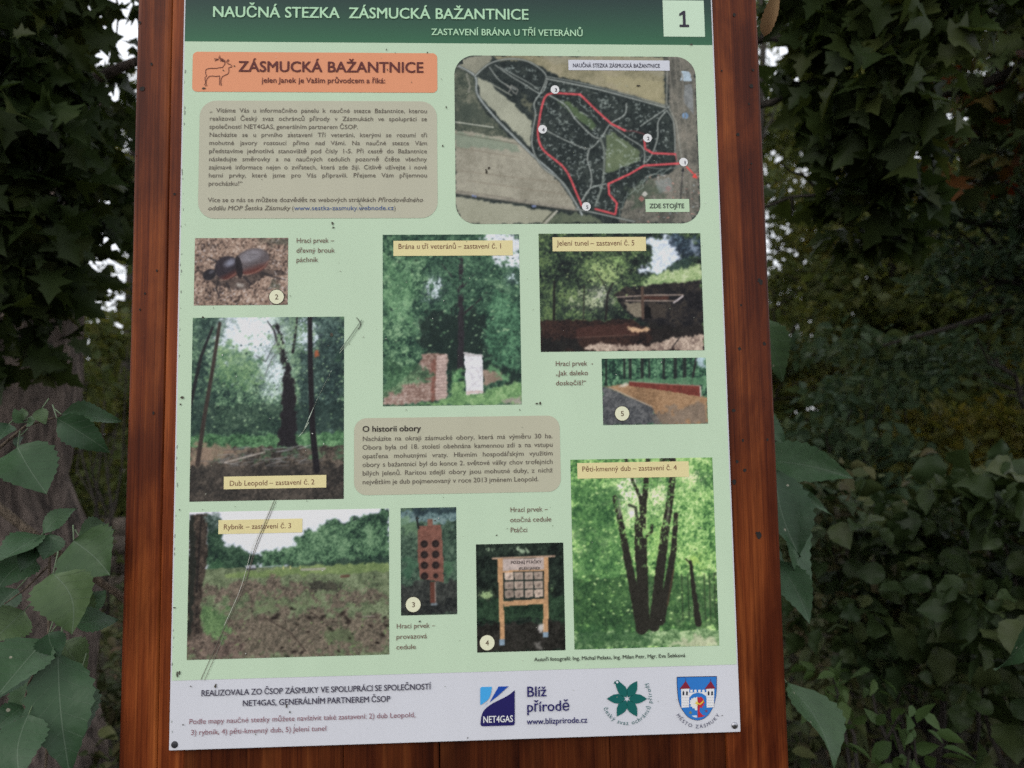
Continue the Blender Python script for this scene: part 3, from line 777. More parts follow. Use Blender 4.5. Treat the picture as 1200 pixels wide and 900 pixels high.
# grounds of the print
X0, X1 = -W / 2 + .0022, W / 2 - .0022
zf = ZB + (1 - .9078) * HREF
zh = ZB + HREF
poly_sheet('green_ground', [(X0, zf), (X1, zf), (X1, zh), (X0, zh)], 1, ink((175, 195, 169), .42))
hh = np.linspace(0, 1, 40)[:, None, None]
hd = np.array([42, 54, 56]) * (1 - hh) + np.array([58, 98, 74]) * hh
grid_print('header_band', (X0, X1, zh, ZT - .0022), np.repeat(np.where(hh < .25, [42, 54, 56], np.array([43, 56, 57]) * (1 - (hh - .25) / .75) + np.array([56, 98, 73]) * (hh - .25) / .75), 12, 1), 1)

def box(name, pts, rad_px, rgb, layer):
    x0, x1, z0, z1 = px_rect(*pts)
    r = rad_px * .00128
    return poly_sheet(name, round_rect(x0, x1, z0, z1, r) if rad_px else [(x0, z0), (x1, z0), (x1, z1), (x0, z1)], layer, ink(rgb, .45))
box('number_field', [(776.5, 1), (824, .5), (826.5, 43), (777.5, 43.5)], 0, (184, 206, 182), 2)
box('title_box', [(226, 60.5), (512, 63), (513, 109), (225.5, 107.5)], 6, (206, 139, 104), 2)
box('text_box', [(235, 117), (512, 120), (513, 255.5), (231.5, 256.5)], 20, (171, 169, 150), 2)
box('text_box', [(415, 489.5), (656, 487.5), (657, 577), (415, 579.5)], 15, (171, 169, 148), 2)

# ------------------------------------------------------------------ lettering
_cache = {}
def glyphs(words):
    todo = [w for w in dict.fromkeys(words) if w not in _cache]; obs = []
    for s, off in todo:
        f = bpy.data.curves.new('t', 'FONT'); f.body = s; f.size = 1; f.offset = off; f.resolution_u = 3
        o = bpy.data.objects.new('t', f); COL.objects.link(o); obs.append((s, off, o, f))
    dg = bpy.context.evaluated_depsgraph_get()
    for s, off, o, f in obs:
        me = bpy.data.meshes.new_from_object(o.evaluated_get(dg))
        v = np.zeros(len(me.vertices) * 3); me.vertices.foreach_get('co', v); v = v.reshape(-1, 3)[:, :2]
        _cache[(s, off)] = (v, [tuple(p.vertices) for p in me.polygons])
        bpy.data.meshes.remove(me)
    for s, off, o, f in obs:
        bpy.data.objects.remove(o); bpy.data.curves.remove(f)
CAP = .682
class Text:
    """one block of lettering = one mesh"""
    def __init__(self, name, layer=4): self.name, self.layer, self.V, self.F, self.M, self.mats = name, layer, [], [], [], []
    def put(self, v, f, m):
        o = len(self.V); self.V += [tuple(p) for p in v]
        if m not in self.mats: self.mats.append(m)
        k = self.mats.index(m)
        for q in f: self.F.append(tuple(i + o for i in q)); self.M.append(k)
    def line(self, s, px, py, pr, cap, rgb, bold=0, just=None, slant=0, sx=None):
        """s from photo (px, py) on its baseline; pr = right end; just=(left,right) spreads the words"""
        x0, z0 = at(px, py); x1 = at(pr, py)[0]
        sz = (at(px, py - cap)[1] - z0) / CAP
        ws = s.split(' '); glyphs([(w, 0) for w in ws if w])
        adv = [(_cache[(w, 0)][0][:, 0].max() if w else 0) for w in ws]
        sp = .30
        nat = sum(adv) + sp * (len(ws) - 1)
        if sx is None: sx = (x1 - x0) / nat; gap = sp * sx
        elif just: gap = ((x1 - x0) - sum(adv) * sx) / max(len(ws) - 1, 1)
        else: gap = sp * sx
        x = x0; m = ink(rgb, .5)
        for w, a in zip(ws, adv):
            if w:
                v, f = _cache[(w, 0)]
                for q, (dx, dz_) in enumerate(((0, 0), (1, .5), (-1, -.5), (1, -.5), (-1, .5)) if bold else ((0, 0),)):   # heavier by overprinting
                    P = [(x + (p[0] + slant * p[1] + dx * bold * 1.5) * sx, -LAY * (self.layer + .14 * q), z0 + (p[1] + dz_ * bold * 1.5) * sz) for p in v]
                    self.put(P, f, m)
            x += a * sx + gap
        return sx
    def done(self, parent=PANEL):
        me = bpy.data.meshes.new(self.name); me.from_pydata(self.V, [], self.F)
        me.polygons.foreach_set('material_index', self.M); me.update()
        return link(self.name, me, self.mats, parent)

T = Text('heading')
T.line('NAUČNÁ STEZKA  ZÁSMUCKÁ BAŽANTNICE', 249, 20.4, 619, 12.3, (166, 202, 168), .011)
T.line('ZASTAVENÍ BRÁNA U TŘÍ VETERÁNŮ', 505.5, 41.6, 682.5, 7.4, (166, 202, 168), .009)
T.done()
T = Text('panel_number')
x, z = at(801.5, 32); k = .0152
s1 = [(-.72, 0), (.78, 0), (.78, .19), (.26, .19), (.26, 1.36), (-.02, 1.36), (-.7, 1.12), (-.7, .9), (-.16, 1.06), (-.16, .19), (-.72, .19)]
T.put([(x + a * k * .68, -LAY * 4, z + b * k * 1.32) for a, b in s1], [tuple(range(len(s1)))], ink((50, 46, 58)))
T.done()
T = Text('title')
T.line('ZÁSMUCKÁ BAŽANTNICE', 279.6, 84.2, 496, 12.0, (92, 48, 46), .012)
T.line('jelen Janek je Vaším průvodcem a říká:', 307, 97.2, 451.5, 6.0, (98, 54, 50), .007)
T.done()

# stag drawn in outline
def ribbon(path, wid, layer):
    P = np.array([at(*p) for p in path]); D = norm(np.gradient(P, axis=0)); N_ = np.column_stack([-D[:, 1], D[:, 0]])
    wv = np.atleast_1d(wid) * .00125 / 2 * np.ones(len(P))
    A, B = P + N_ * wv[:, None], P - N_ * wv[:, None]
    V = [(x, -LAY * layer, z) for q in zip(A, B) for x, z in q]
    F = [(2 * i, 2 * i + 1, 2 * i + 3, 2 * i + 2) for i in range(len(P) - 1)]
    return V, F
def dz(pts): return [(225 + x / 16.37, 55 + y / 16.37) for x, y in pts]
T = Text('stag_drawing')
for p in [[(640, 300), (630, 345), (590, 400), (510, 405), (480, 416), (330, 416), (275, 440), (265, 470), (270, 535), (290, 560), (255, 590), (255, 640), (270, 690), (245, 730), (270, 755), (290, 740), (270, 690), (290, 620), (340, 568), (400, 562), (460, 572), (535, 562)],
          [(535, 562), (535, 735), (575, 745), (560, 700), (565, 620), (590, 575), (640, 548), (695, 522), (715, 480), (708, 410), (735, 395), (770, 388), (768, 365), (735, 340), (690, 325), (665, 295), (700, 245), (718, 262), (690, 295)],
          [(640, 300), (600, 285), (540, 268)], [(650, 285), (600, 240), (550, 225), (535, 165), (520, 215), (545, 240), (590, 255), (580, 232)], [(430, 235), (520, 240)], [(440, 275), (510, 248)], [(560, 262), (600, 262), (630, 290)]]:
    v, f = ribbon(dz(p), .85, 4); T.put(v, f, ink((96, 56, 50)))
T.done()

BR = (94, 86, 78)
T = Text('welcome_text')
P1 = ['„ Vítáme Vás u informačního panelu k naučné stezce Bažantnice, kterou', 'realizoval Český svaz ochránců přírody v Zásmukách ve spolupráci se',
      'společností NET4GAS, generálním partnerem ČSOP.', 'Nacházíte se u prvního zastavení Tří veteráni, kterými se rozumí tři', 'mohutné javory rostoucí přímo nad Vámi. Na naučné stezce Vám',
      'představíme jednotlivá stanoviště pod čísly 1-5. Při cestě do Bažantnice', 'následujte směrovky a na naučných cedulích pozorně čtěte všechny', 'zajímavé informace nejen o zvířatech, která zde žijí. Citlivě užívejte i nové',
      'herní prvky, které jsme pro Vás připravili. Přejeme Vám příjemnou', 'procházku!“']
sx0 = T.line(P1[2], 245.4, 132 + 2 * 9.52, 419.5, 5.0, BR)
for i, s in enumerate(P1):
    if i == 2: continue
    T.line(s, 245.8 - .16 * i, 132 + i * 9.52, 500.3, 5.0, BR, 0, just=i not in (9,), sx=sx0 * (.97 if i == 7 else 1))
T.line('Více se o nás se můžete dozvědět na webových stránkách', 243.8, 237, 440.2, 5.1, BR)
T.line('Přírodovědného', 442.7, 236.9, 495.4, 5.1, BR, 0, None, .2)
T.line('oddílu MOP Šestka Zásmuky', 243.8, 246.6, 340, 5.1, BR, 0, None, .2)
T.line('(', 342.3, 246.6, 344.3, 5.1, BR); T.line('www.sestka-zasmuky.webnode.cz', 344.8, 246.6, 461.5, 5.1, (62, 84, 132)); T.line(')', 461.8, 246.6, 463.6, 5.1, BR)
T.done()
T = Text('history_text')
T.line('O historii obory', 424.7, 506, 493.3, 6.6, (52, 44, 42), .009)
P2 = [('Nacházíte na okraji zásmucké obory, která má výměru 30 ha.', 516.8), ('Obora byla od 18. století obehnána kamennou zdí a na vstupu', 526.9), ('opatřena mohutnými vraty. Hlavním hospodářským využitím', 537.1),
      ('obory s bažantnicí byl do konce 2. světové války chov trofejních', 547.1), ('bílých jelenů. Raritou zdejší obory jsou mohutné duby, z nichž', 557.2), ('největším je dub pojmenovaný v roce 2013 jménem Leopold.', 567.4)]
sx0 = T.line(P2[5][0], 424.7, P2[5][1], 631, 5.4, (90, 82, 74))
for s, y in P2[:5]: T.line(s, 424.7, y, 647.5, 5.4, (90, 82, 74), 0, just=True, sx=sx0)
T.done()
CB = (104, 76, 68)
def note(lines):
    t = Text('caption_text')
    for s, x, y, r in lines: t.line(s, x, y, r, 5.6, CB, 0)
    t.done()
note([('Hrací prvek –', 347.4, 284.7, 391.7), ('dřevný brouk', 347.3, 296.3, 392.5), ('páchník', 347.2, 307.2, 373)])
note([('Hrací prvek  -', 650.8, 428.9, 694.9), ('„Jak daleko', 651, 440, 689), ('doskočíš?“', 651.3, 451.6, 687)])
note([('Hrací prvek –', 464.5, 736.3, 510.2), ('provazová', 464.3, 748.6, 500.4), ('cedule', 464.3, 760.8, 487.3)])
note([('Hrací prvek –', 597.7, 599.9, 642), ('otočná cedule', 597.6, 611.8, 646), ('Ptáčci', 597.9, 623.7, 617.8)])
t = Text('authors_text'); t.line('Autoři fotografií: Ing. Michal Pešata, Ing. Milan Petr, Mgr. Eva Šebková', 626, 774.6, 803, 4.3, (58, 60, 54), .006); t.done()
t = Text('sponsor_text')
t.line('REALIZOVALA ZO ČSOP ZÁSMUKY VE SPOLUPRÁCI SE SPOLEČNOSTÍ', 235.9, 815.4, 505, 6.8, (66, 62, 76), .008)
t.line('NET4GAS, GENERÁLNÍM PARTNEREM ČSOP', 284.3, 827.1, 457.4, 6.8, (66, 62, 76), .008); t.done()
t = Text('trail_text')
t.line('Podle mapy naučné stezky můžete navštívit také zastavení: 2) dub Leopold,', 221.7, 848.3, 486.9, 6.0, (128, 88, 96), 0)
t.line('3) rybník, 4) pěti-kmenný dub, 5) Jelení tunel', 223.7, 861, 382.4, 6.0, (128, 88, 96), 0); t.done()

# ------------------------------------------------------------------ emblems in the footer
def smooth(pts, n=8, closed=False):
    P = np.array(pts, float); out = []
    m = len(P)
    for i in range(m if closed else m - 1):
        p0, p1, p2, p3 = (P[(i - 1) % m], P[i], P[(i + 1) % m], P[(i + 2) % m]) if closed else (P[max(i - 1, 0)], P[i], P[i + 1], P[min(i + 2, m - 1)])
        for k in range(n):
            u = k / n
            out.append(.5 * (2 * p1 + (p2 - p0) * u + (2 * p0 - 5 * p1 + 4 * p2 - p3) * u * u + (3 * p1 - p0 - 3 * p2 + p3) * u ** 3))
    if not closed: out.append(P[-1])
    return [tuple(q) for q in out]
def shape(t, pts, rgb, layer=None):
    q = [at(*p) for p in pts]
    v = [(x, -LAY * (layer or t.layer), z) for x, z in q]
    from mathutils.geometry import tessellate_polygon
    tri = tessellate_polygon([[Vector((x, z, 0)) for x, z in q]])
    f = []
    for a, b, c in tri:
        n = (q[b][0] - q[a][0]) * (q[c][1] - q[a][1]) - (q[b][1] - q[a][1]) * (q[c][0] - q[a][0])
        f.append((a, b, c) if n > 0 else (a, c, b))
    t.put(v, f, ink(rgb, .45))
t = Text('sponsor_emblem', 3)
def e7(pts): return [(545 + x / 7.742, 780 + y / 7.742) for x, y in pts]
shape(t, e7([(150, 192), (243, 190)] + smooth([(243, 190), (238, 235), (222, 285), (196, 318), (140, 356)]) + [(138, 350), (138, 204)]), (64, 150, 206))
shape(t, e7(smooth([(205, 326), (190, 350), (150, 396), (146, 402), (172, 372), (198, 345)])), (64, 150, 206))
shape(t, e7([(303, 188), (395, 186)] + smooth([(395, 186), (350, 225), (300, 270), (255, 305), (222, 334)])[1:] + smooth([(222, 334), (240, 300), (262, 262), (285, 222), (303, 188)])[1:-1]), (28, 66, 150))
shape(t, e7(smooth([(450, 220), (400, 262), (330, 300), (255, 338), (200, 375), (165, 415), (146, 465)]) + [(140, 525)] + smooth([(140, 525), (146, 542), (162, 548)])[1:] + smooth([(432, 540), (444, 534), (450, 520)])), (34, 30, 84))
t.layer = 4; t.line('NET4GAS', 545 + 162 / 7.742, 780 + 516 / 7.742, 545 + 434 / 7.742, 7.6, (206, 208, 216), .01)
t.done()
t = Text('slogan')
NV = (38, 34, 88)
t.line('Blíž', 616.8, 816.2, 640.2, 11.8, NV, .007); t.line('přírodě', 617, 833.7, 667, 11.8, NV, .007); t.line('www.blizprirode.cz', 617.3, 848.6, 688, 6.8, NV, .007)
t.done()
t = Text('leaf_emblem', 3)
TE = (24, 88, 84)
cx, cy = 734.6, 818.6
def petal(ang, bird=False):
    a = math.radians(ang); ca, sa = math.cos(a), math.sin(a)
    if bird: prof = [(1.8, 0), (5, 3.4), (10, 5.3), (16, 4.6), (20, 3.6), (23.5, 2.6), (24.6, .2), (23.4, -2.2), (20.5, -2.4), (18, -3.6), (13, -5.4), (8, -5), (4, -2.6)]
    else: prof = [(1.8, 0), (5, 3.2), (10, 5.6), (15, 5.0), (19, 3.0), (23.6, 0), (19, -3.0), (15, -5.0), (10, -5.6), (5, -3.2)]
    return [(cx + (x * ca - y * sa), cy - (x * sa + y * ca) * 1.02) for x, y in prof]
for ang in (0, 60, 180, 240, 300): shape(t, petal(ang), TE)
shape(t, petal(120, True), TE)
shape(t, [(cx - 11.6, cy - 20.2 - .2), (cx - 14.6, cy - 20.4), (cx - 15.4, cy - 17.6), (cx - 13, cy - 17.4)], TE, 2.7)
shape(t, [(cx - 11.5 + 1.5 * math.cos(i * .7), cy - 19.6 + 1.5 * math.sin(i * .7)) for i in range(9)], (196, 198, 206), 4)
def arc_text(t, s, cx, cy, rad, a0, a1, cap, rgb, bold):
    """letters along a circle read from below, a0 -> a1 in degrees, anticlockwise"""
    glyphs([(c, 0) for c in s if c != ' '])
    adv = [(_cache[(c, 0)][0][:, 0].max() + .09) if c != ' ' else .42 for c in s]; tot = sum(adv); u = 0
    cxw, czw = at(cx, cy); k = .00128; sz = cap * k / CAP
    for c, a in zip(s, adv):
        mid = a0 + (a1 - a0) * (u + a / 2) / tot; u += a
        if c == ' ': continue
        th = math.radians(mid); v, f = _cache[(c, 0)]; w = v[:, 0].max()
        sxl = sz * 1.02
        P = []
        for x, y in v:
            lx, ly = (x - w / 2) * sxl, y * sz
            # baseline tangent turns with the circle
            px_ = cxw + (rad * k) * math.cos(th) - lx * math.sin(th) - ly * math.cos(th)
            pz_ = czw + (rad * k) * math.sin(th) + lx * math.cos(th) - ly * math.sin(th)
            P.append((px_, -LAY * 4, pz_))
        t.put(P, f, ink(rgb))
arc_text(t, 'český svaz ochránců přírody', cx, cy, 29.5, 198, 398, 4.6, (40, 92, 92), .008)
t.done()
t = Text('town_emblem', 2)
def e8(pts): return [(695 + x / 7.27, 780 + y / 7.27) for x, y in pts]
def crest(g, s=1.0):
    L_ = [(712, 95)] + [(712, 95), (716, 200), (726, 290), (745, 350), (785, 415), (830, 450), (885, 466)]
    return L_
out = smooth([(712, 94), (714, 180), (724, 285), (745, 352), (790, 420), (835, 453), (888, 467)]) + smooth([(888, 467), (940, 452), (985, 415), (1025, 345), (1048, 250), (1053, 160), (1053, 88)])[1:]
cm = np.mean(out, 0)
shape(t, e8(out), (40, 36, 70), 2)
shape(t, e8([tuple(cm + (np.array(p) - cm) * .975) for p in out]), (44, 108, 178), 2.8)
WH = (205, 205, 208)
for x0, x1 in ((748, 818), (962, 1030)):
    shape(t, e8([(x0, 195), (x1, 192), (x1 - 2, 352), (x0 + 4, 356)]), WH, 3.6)
    shape(t, e8([(x0 - 14, 197), (x1 + 10, 192), ((x0 + x1) / 2 + 4, 128)]), (118, 36, 52), 4.4)
    shape(t, e8([((x0 + x1) / 2 + 1, 130), ((x0 + x1) / 2 + 7, 130), ((x0 + x1) / 2 + 4, 100)]), (80, 40, 60), 4.4)
    for dx in (12, 42):
        shape(t, e8([(x0 + dx, 250), (x0 + dx, 222), (x0 + dx + 7, 212), (x0 + dx + 15, 222), (x0 + dx + 15, 250)]), (44, 50, 60), 4.4)
    for row in range(4):
        for q in range(3): shape(t, e8([(x0 + 8 + q * 20 + 7 * (row % 2), 268 + row * 22), (x0 + 20 + q * 20 + 7 * (row % 2), 268 + row * 22), (x0 + 20 + q * 20 + 7 * (row % 2), 271 + row * 22), (x0 + 8 + q * 20 + 7 * (row % 2), 271 + row * 22)]), (150, 150, 156), 4.4)
shape(t, e8([(818, 228), (962, 224), (962, 262), (950, 250), (925, 234), (888, 228), (850, 238), (830, 256), (818, 270)]), WH, 3.6)
for q in range(4): shape(t, e8([(826 + q * 34, 204), (846 + q * 34, 203), (846 + q * 34, 224), (826 + q * 34, 225)]), WH, 3.6)
# split eagle and its two stars
shape(t, e8([(886, 262), (872, 272), (858, 268), (846, 280), (838, 272), (834, 292), (822, 292), (828, 310), (818, 322), (832, 330), (826, 346), (842, 348), (846, 364), (860, 358), (868, 378), (886, 380)]), (206, 204, 200), 3.6)
shape(t, e8([(887, 262), (902, 270), (918, 262), (938, 282), (944, 300), (950, 318), (936, 322), (944, 340), (926, 340), (930, 360), (910, 352), (904, 385), (930, 420), (956, 424), (930, 434), (890, 440)]), (168, 44, 54), 3.6)
shape(t, e8([(862, 320), (884, 305), (906, 322), (930, 300), (940, 285), (936, 310), (910, 332), (886, 325)]), (212, 176, 66), 4.4)
shape(t, e8([(872, 300), (888, 292), (888, 345), (876, 335)]), (222, 200, 150), 4.2)
shape(t, e8([(838, 424), (880, 420), (886, 440), (860, 438)]), (190, 196, 206), 3.6)
for sx_, sy_, cc in ((828, 398, (120, 120, 80)), (962, 384, (110, 70, 100))):
    shape(t, e8([(sx_ + (17 if i % 2 == 0 else 8) * math.sin(i * math.pi / 6), sy_ + (17 if i % 2 == 0 else 8) * math.cos(i * math.pi / 6)) for i in range(12)]), cc, 3.6)
arc_text(t, 'MĚSTO ZÁSMUKY', 817.6, 822.5, 29.5, 206, 330, 3.9, (52, 52, 78), .006)
t.done()
# ------------------------------------------------------------------ the printed photographs, drawn dot by dot
class Pic:
    """coordinates are those of a frame (fx0, fy0, fx1, fy1) laid over the picture"""
    def __init__(s, w, h, frame, seed):
        s.w, s.h = int(w * 1.15), int(h * 1.15); s.fr = frame; s.r = np.random.default_rng(seed)
        x0, y0, x1, y1 = frame
        s.X, s.Y = np.meshgrid(np.linspace(x0, x1, s.w), np.linspace(y0, y1, s.h))
        s.sc = (x1 - x0) / w                        # frame units per dot
        s.a = np.zeros((s.h, s.w, 3))
    def val(s, px):
        """value noise with cells of px dots"""
        gw, gh = int(s.w / px) + 3, int(s.h / px) + 3; g = s.r.random((gh, gw))
        x = np.linspace(0, s.w / px, s.w) + s.r.random(); y = np.linspace(0, s.h / px, s.h) + s.r.random()
        xi, yi = np.minimum(x.astype(int), gw - 2), np.minimum(y.astype(int), gh - 2); fx, fy = x - xi, y - yi
        fx = fx * fx * (3 - 2 * fx); fy = fy * fy * (3 - 2 * fy)
        return ((g[np.ix_(yi, xi)] * (1 - fx) + g[np.ix_(yi, xi + 1)] * fx) * (1 - fy)[:, None] + (g[np.ix_(yi + 1, xi)] * (1 - fx) + g[np.ix_(yi + 1, xi + 1)] * fx) * fy[:, None])
    def noise(s, *oct_):
        n = sum(a * s.val(p) for p, a in oct_); t = sum(a for _, a in oct_)
        n = n / t; n = (n - n.mean()) / n.std() + s.r.normal(size=n.shape) * .45; return np.clip(n / 4.2 + .5, 0, 1)
    def ramp(s, n, cols):
        cols = np.array(cols, float); t = np.linspace(0, 1, len(cols))
        return np.stack([np.interp(n, t, cols[:, i]) for i in range(3)], -1)
    def leafy(s, cols, m=1, sizes=((1.6, 1), (3.5, 1), (9, .9), (24, .8)), bias=0.0):
        c = s.ramp(np.clip(s.noise(*sizes) + bias, 0, 1), cols); m = np.asarray(m)[..., None] if np.ndim(m) else m
        s.a = s.a * (1 - m) + c * m
    def poly(s, pts, fuzz=0.0, soft=.6):
        pts = np.array(pts, float); X, Y = s.X, s.Y
        if fuzz:
            X = X + (s.val(3) - .5) * fuzz * 2 + (s.val(9) - .5) * fuzz * 2.5; Y = Y + (s.val(3) - .5) * fuzz * 2 + (s.val(9) - .5) * fuzz * 2.5
        ins = np.zeros(X.shape, bool); n = len(pts)
        for i in range(n):
            (xa, ya), (xb, yb) = pts[i], pts[(i + 1) % n]
            if ya == yb: continue
            c = ((ya > Y) != (yb > Y)) & (X < (xb - xa) * (Y - ya) / (yb - ya) + xa); ins ^= c
        m = ins.astype(float)
        for _ in range(2 if fuzz >= 8 else 1 if fuzz >= 3 else 0): m = s.soft(m)
        return m
    def soft(s, m):
        b = np.pad(m, 1, 'edge'); m = (b[:-2, 1:-1] + b[2:, 1:-1] + 2 * b[1:-1, 1:-1]) / 4
        b = np.pad(m, 1, 'edge'); return (b[1:-1, :-2] + b[1:-1, 2:] + 2 * b[1:-1, 1:-1]) / 4
    def seg(s, pts, wid, soft=.5, fuzz=0):
        """mask of a stroke; wid may taper along it"""
        pts = np.array(pts, float); m = np.zeros(s.X.shape); wid = np.atleast_1d(wid).astype(float)
        wv = np.interp(np.linspace(0, 1, len(pts)), np.linspace(0, 1, len(wid)), wid)
        X = s.X + ((s.val(4) - .5) * fuzz if fuzz else 0); Y = s.Y
        for i in range(len(pts) - 1):
            p, q = pts[i], pts[i + 1]; d = q - p; L2 = max(d @ d, 1e-9)
            t = np.clip(((X - p[0]) * d[0] + (Y - p[1]) * d[1]) / L2, 0, 1)
            ds = np.hypot(X - p[0] - t * d[0], Y - p[1] - t * d[1]); ww = (wv[i] * (1 - t) + wv[i + 1] * t) / 2
            m = np.maximum(m, np.clip((ww - ds) / s.sc + .5, 0, 1))
        return m
    def put(s, m, col, k=1.0):
        m = (m * k)[..., None]; tx = 1 + .34 * (s.val(1.6) * .5 + s.val(4) * .5 - .5)[..., None]
        s.a = s.a * (1 - m) + np.asarray(col, float) * tx * m
    def glow(s, cx, cy, rx, ry, col, k=1.0, brk=.5):
        d = ((s.X - cx) / rx) ** 2 + ((s.Y - cy) / ry) ** 2
        m = np.exp(-d * 1.5) * k; n = s.noise((2, 1), (5, 1), (12, 1))
        m = np.clip(m * (1 - brk) + brk * np.clip((m + n - 1) * 4, 0, 1), 0, 1); s.put(m, col)
    def band(s, y0, y1, soft):
        e = (s.val(6) - .5) * soft
        return np.clip((s.Y + e - y0) / (soft * .3 + 1e-6), 0, 1) * np.clip((y1 - s.Y - e) / (soft * .3 + 1e-6), 0, 1)
    def specks(s, n, m, cols, r=(.6, 1.5), asp=1.4):
        """little leaves or stones where m is set"""
        cols = np.array(cols, float); ok = np.argwhere(m > .5)
        if not len(ok): return
        for j in s.r.integers(0, len(ok), n):
            y, x = ok[j]; rr = s.r.uniform(*r); k = int(rr * asp) + 2
            y0, y1, x0, x1 = max(y - k, 0), min(y + k + 1, s.h), max(x - k, 0), min(x + k + 1, s.w)
            yy, xx = np.mgrid[y0:y1, x0:x1]; t = s.r.uniform(-.8, .8)
            u = (xx - x) * math.cos(t) + (yy - y) * math.sin(t); v = -(xx - x) * math.sin(t) + (yy - y) * math.cos(t)
            a = np.clip(1.3 - np.sqrt((u / (rr * asp)) ** 2 + (v / rr) ** 2), 0, 1)[..., None] * .85
            s.a[y0:y1, x0:x1] = s.a[y0:y1, x0:x1] * (1 - a) + cols[s.r.integers(len(cols))] * a
    def finish(s, grain=4, lift=0):
        for ax in (0, 1):
            b = np.pad(s.a, [(1, 1) if k == ax else (0, 0) for k in range(3)], 'edge'); n = s.a.shape[ax]
            s.a = .22 * np.take(b, range(0, n), ax) + .56 * np.take(b, range(1, n + 1), ax) + .22 * np.take(b, range(2, n + 2), ax)
        g = s.a.mean(-1, keepdims=True); s.a = g + (s.a - g) * .88
        s.a = 105 + (s.a - 105) * 1.04
        s.a = s.a + s.r.normal(size=s.a.shape[:2])[..., None] * grain + lift
        return np.clip(s.a, 0, 235)

def photo(p, corners, label, layer=2):
    grid_print('printed_photo', px_rect(*corners), p.finish(), layer, label=label)

# --- beetle
p = Pic(112, 80, (30, 40, 1180, 865), 1)
p.leafy([(58, 46, 44), (104, 88, 78), (136, 112, 98), (160, 134, 116), (178, 160, 146)], sizes=((1.6, 1.2), (3, 1), (12, .6)))
p.put(p.band(40, 140, 60) * np.clip((p.X - 750) / 300, 0, 1), (78, 84, 72), .6)
p.put(p.seg([(150, 480), (330, 560), (600, 610), (900, 470), (1160, 480)], [60, 130, 150, 90, 40], fuzz=60), (50, 44, 44), .6)
def oval(cx, cy, rx, ry, ang, soft=.12):
    t = math.radians(ang); u = (p.X - cx) * math.cos(t) + (p.Y - cy) * math.sin(t); v = -(p.X - cx) * math.sin(t) + (p.Y - cy) * math.cos(t)
    return np.clip((1 - np.hypot(u / rx, v / ry)) / soft, 0, 1), v / ry
for q in ([(330, 560), (300, 660), (340, 760)], [(430, 600), (480, 690)], [(640, 520), (720, 600), (700, 660)], [(860, 470), (1000, 520), (1150, 560)], [(300, 330), (210, 280)]): p.put(p.seg(q, [34, 12]), (44, 40, 42), .85)
m, v = oval(735, 330, 235, 165, -18)
p.put(m, (88, 80, 82)); m2, _ = oval(720, 265, 190, 95, -18, .5); p.put(m2, (128, 124, 130), .8)
p.put(m * np.clip(v * 2.2 - .5, 0, 1), (92, 48, 42), .9); p.put(p.seg([(560, 215), (760, 250), (930, 230)], 7), (84, 78, 80), .7)
p.put(p.seg(smooth([(650, 495), (760, 470), (880, 400), (940, 320)]), 10), (158, 122, 104), .7)
m, v = oval(430, 405, 165, 150, -25); p.put(m, (48, 43, 49)); m2, _ = oval(465, 345, 105, 62, -25, .7); p.put(m2, (132, 134, 150), .85)
p.put(m * np.clip(v * 2.2 - .7, 0, 1), (92, 46, 40), .85); p.put(p.seg(smooth([(330, 560), (430, 550), (530, 480), (556, 420)]), 11), (150, 114, 98), .75)
m, v = oval(575, 400, 45, 150, -10); p.put(m, (34, 31, 35), .9)
m, v = oval(215, 490, 90, 70, -30); p.put(m, (40, 38, 42)); m2, _ = oval(240, 455, 50, 26, -30, .6); p.put(m2, (88, 86, 94), .8)
p.put(p.seg([(150, 470), (90, 440), (70, 400)], 12), (46, 42, 42), .8); p.put(p.poly([(530, 600), (640, 595), (640, 630), (560, 635)], 8), (150, 142, 134))
p.put(p.seg([(350, 620), (330, 780)], 20, fuzz=20), (52, 48, 52), .7)
p.put(p.poly([(940, 560), (1100, 600), (1080, 680), (980, 690)], 30), (66, 76, 64), .6)
p.specks(240, np.ones_like(p.X) * ((p.Y > 640) | (p.X > 960) | ((p.Y < 380) & (p.X < 300))), [(170, 160, 158), (120, 96, 80), (60, 52, 48), (190, 184, 184)], (.5, 1.3))
photo(p, [(228.3, 279), (337.8, 279), (337.3, 357.6), (227.6, 357.6)], 'printed photo of a big carved beetle lying on leaf litter')

# --- old oak
p = Pic(178, 214, (72, 287, 546, 865), 2)
p.leafy([(30, 48, 46), (50, 76, 62), (72, 102, 78), (100, 134, 100), (140, 168, 132)], sizes=((1.7, 1), (4, 1), (10, .8), (30, .7)))
p.glow(240, 350, 130, 130, (214, 222, 232), 1.0); p.glow(270, 330, 100, 90, (222, 228, 238), .9, .2); p.glow(330, 470, 55, 80, (206, 218, 222), .95, .4); p.glow(430, 340, 60, 70, (196, 208, 220), .7, .7)
p.leafy([(24, 40, 42), (44, 66, 60), (74, 100, 82)], p.poly([(72, 287), (190, 287), (130, 350), (120, 460), (160, 640), (72, 660)], 26) * .85)
p.leafy([(24, 36, 42), (42, 60, 60), (86, 110, 104)], p.poly([(440, 287), (546, 287), (546, 660), (400, 650), (400, 420), (450, 380)], 22) * .8)
p.leafy([(60, 96, 70), (104, 140, 92), (150, 180, 120)], p.poly([(160, 380), (250, 370), (290, 470), (230, 520), (150, 500)], 24) * .75)
p.put(p.band(560, 660, 30), (34, 50, 46), .55)
p.leafy([(40, 66, 48), (72, 112, 74), (112, 152, 106)], p.band(655, 705, 20))
p.leafy([(42, 40, 38), (76, 68, 60), (112, 100, 88)], p.band(698, 900, 16))
p.leafy([(56, 76, 58), (92, 120, 88)], p.band(698, 745, 30) * np.clip(p.noise((4, 1), (12, 1)) * 2 - .9, 0, 1))
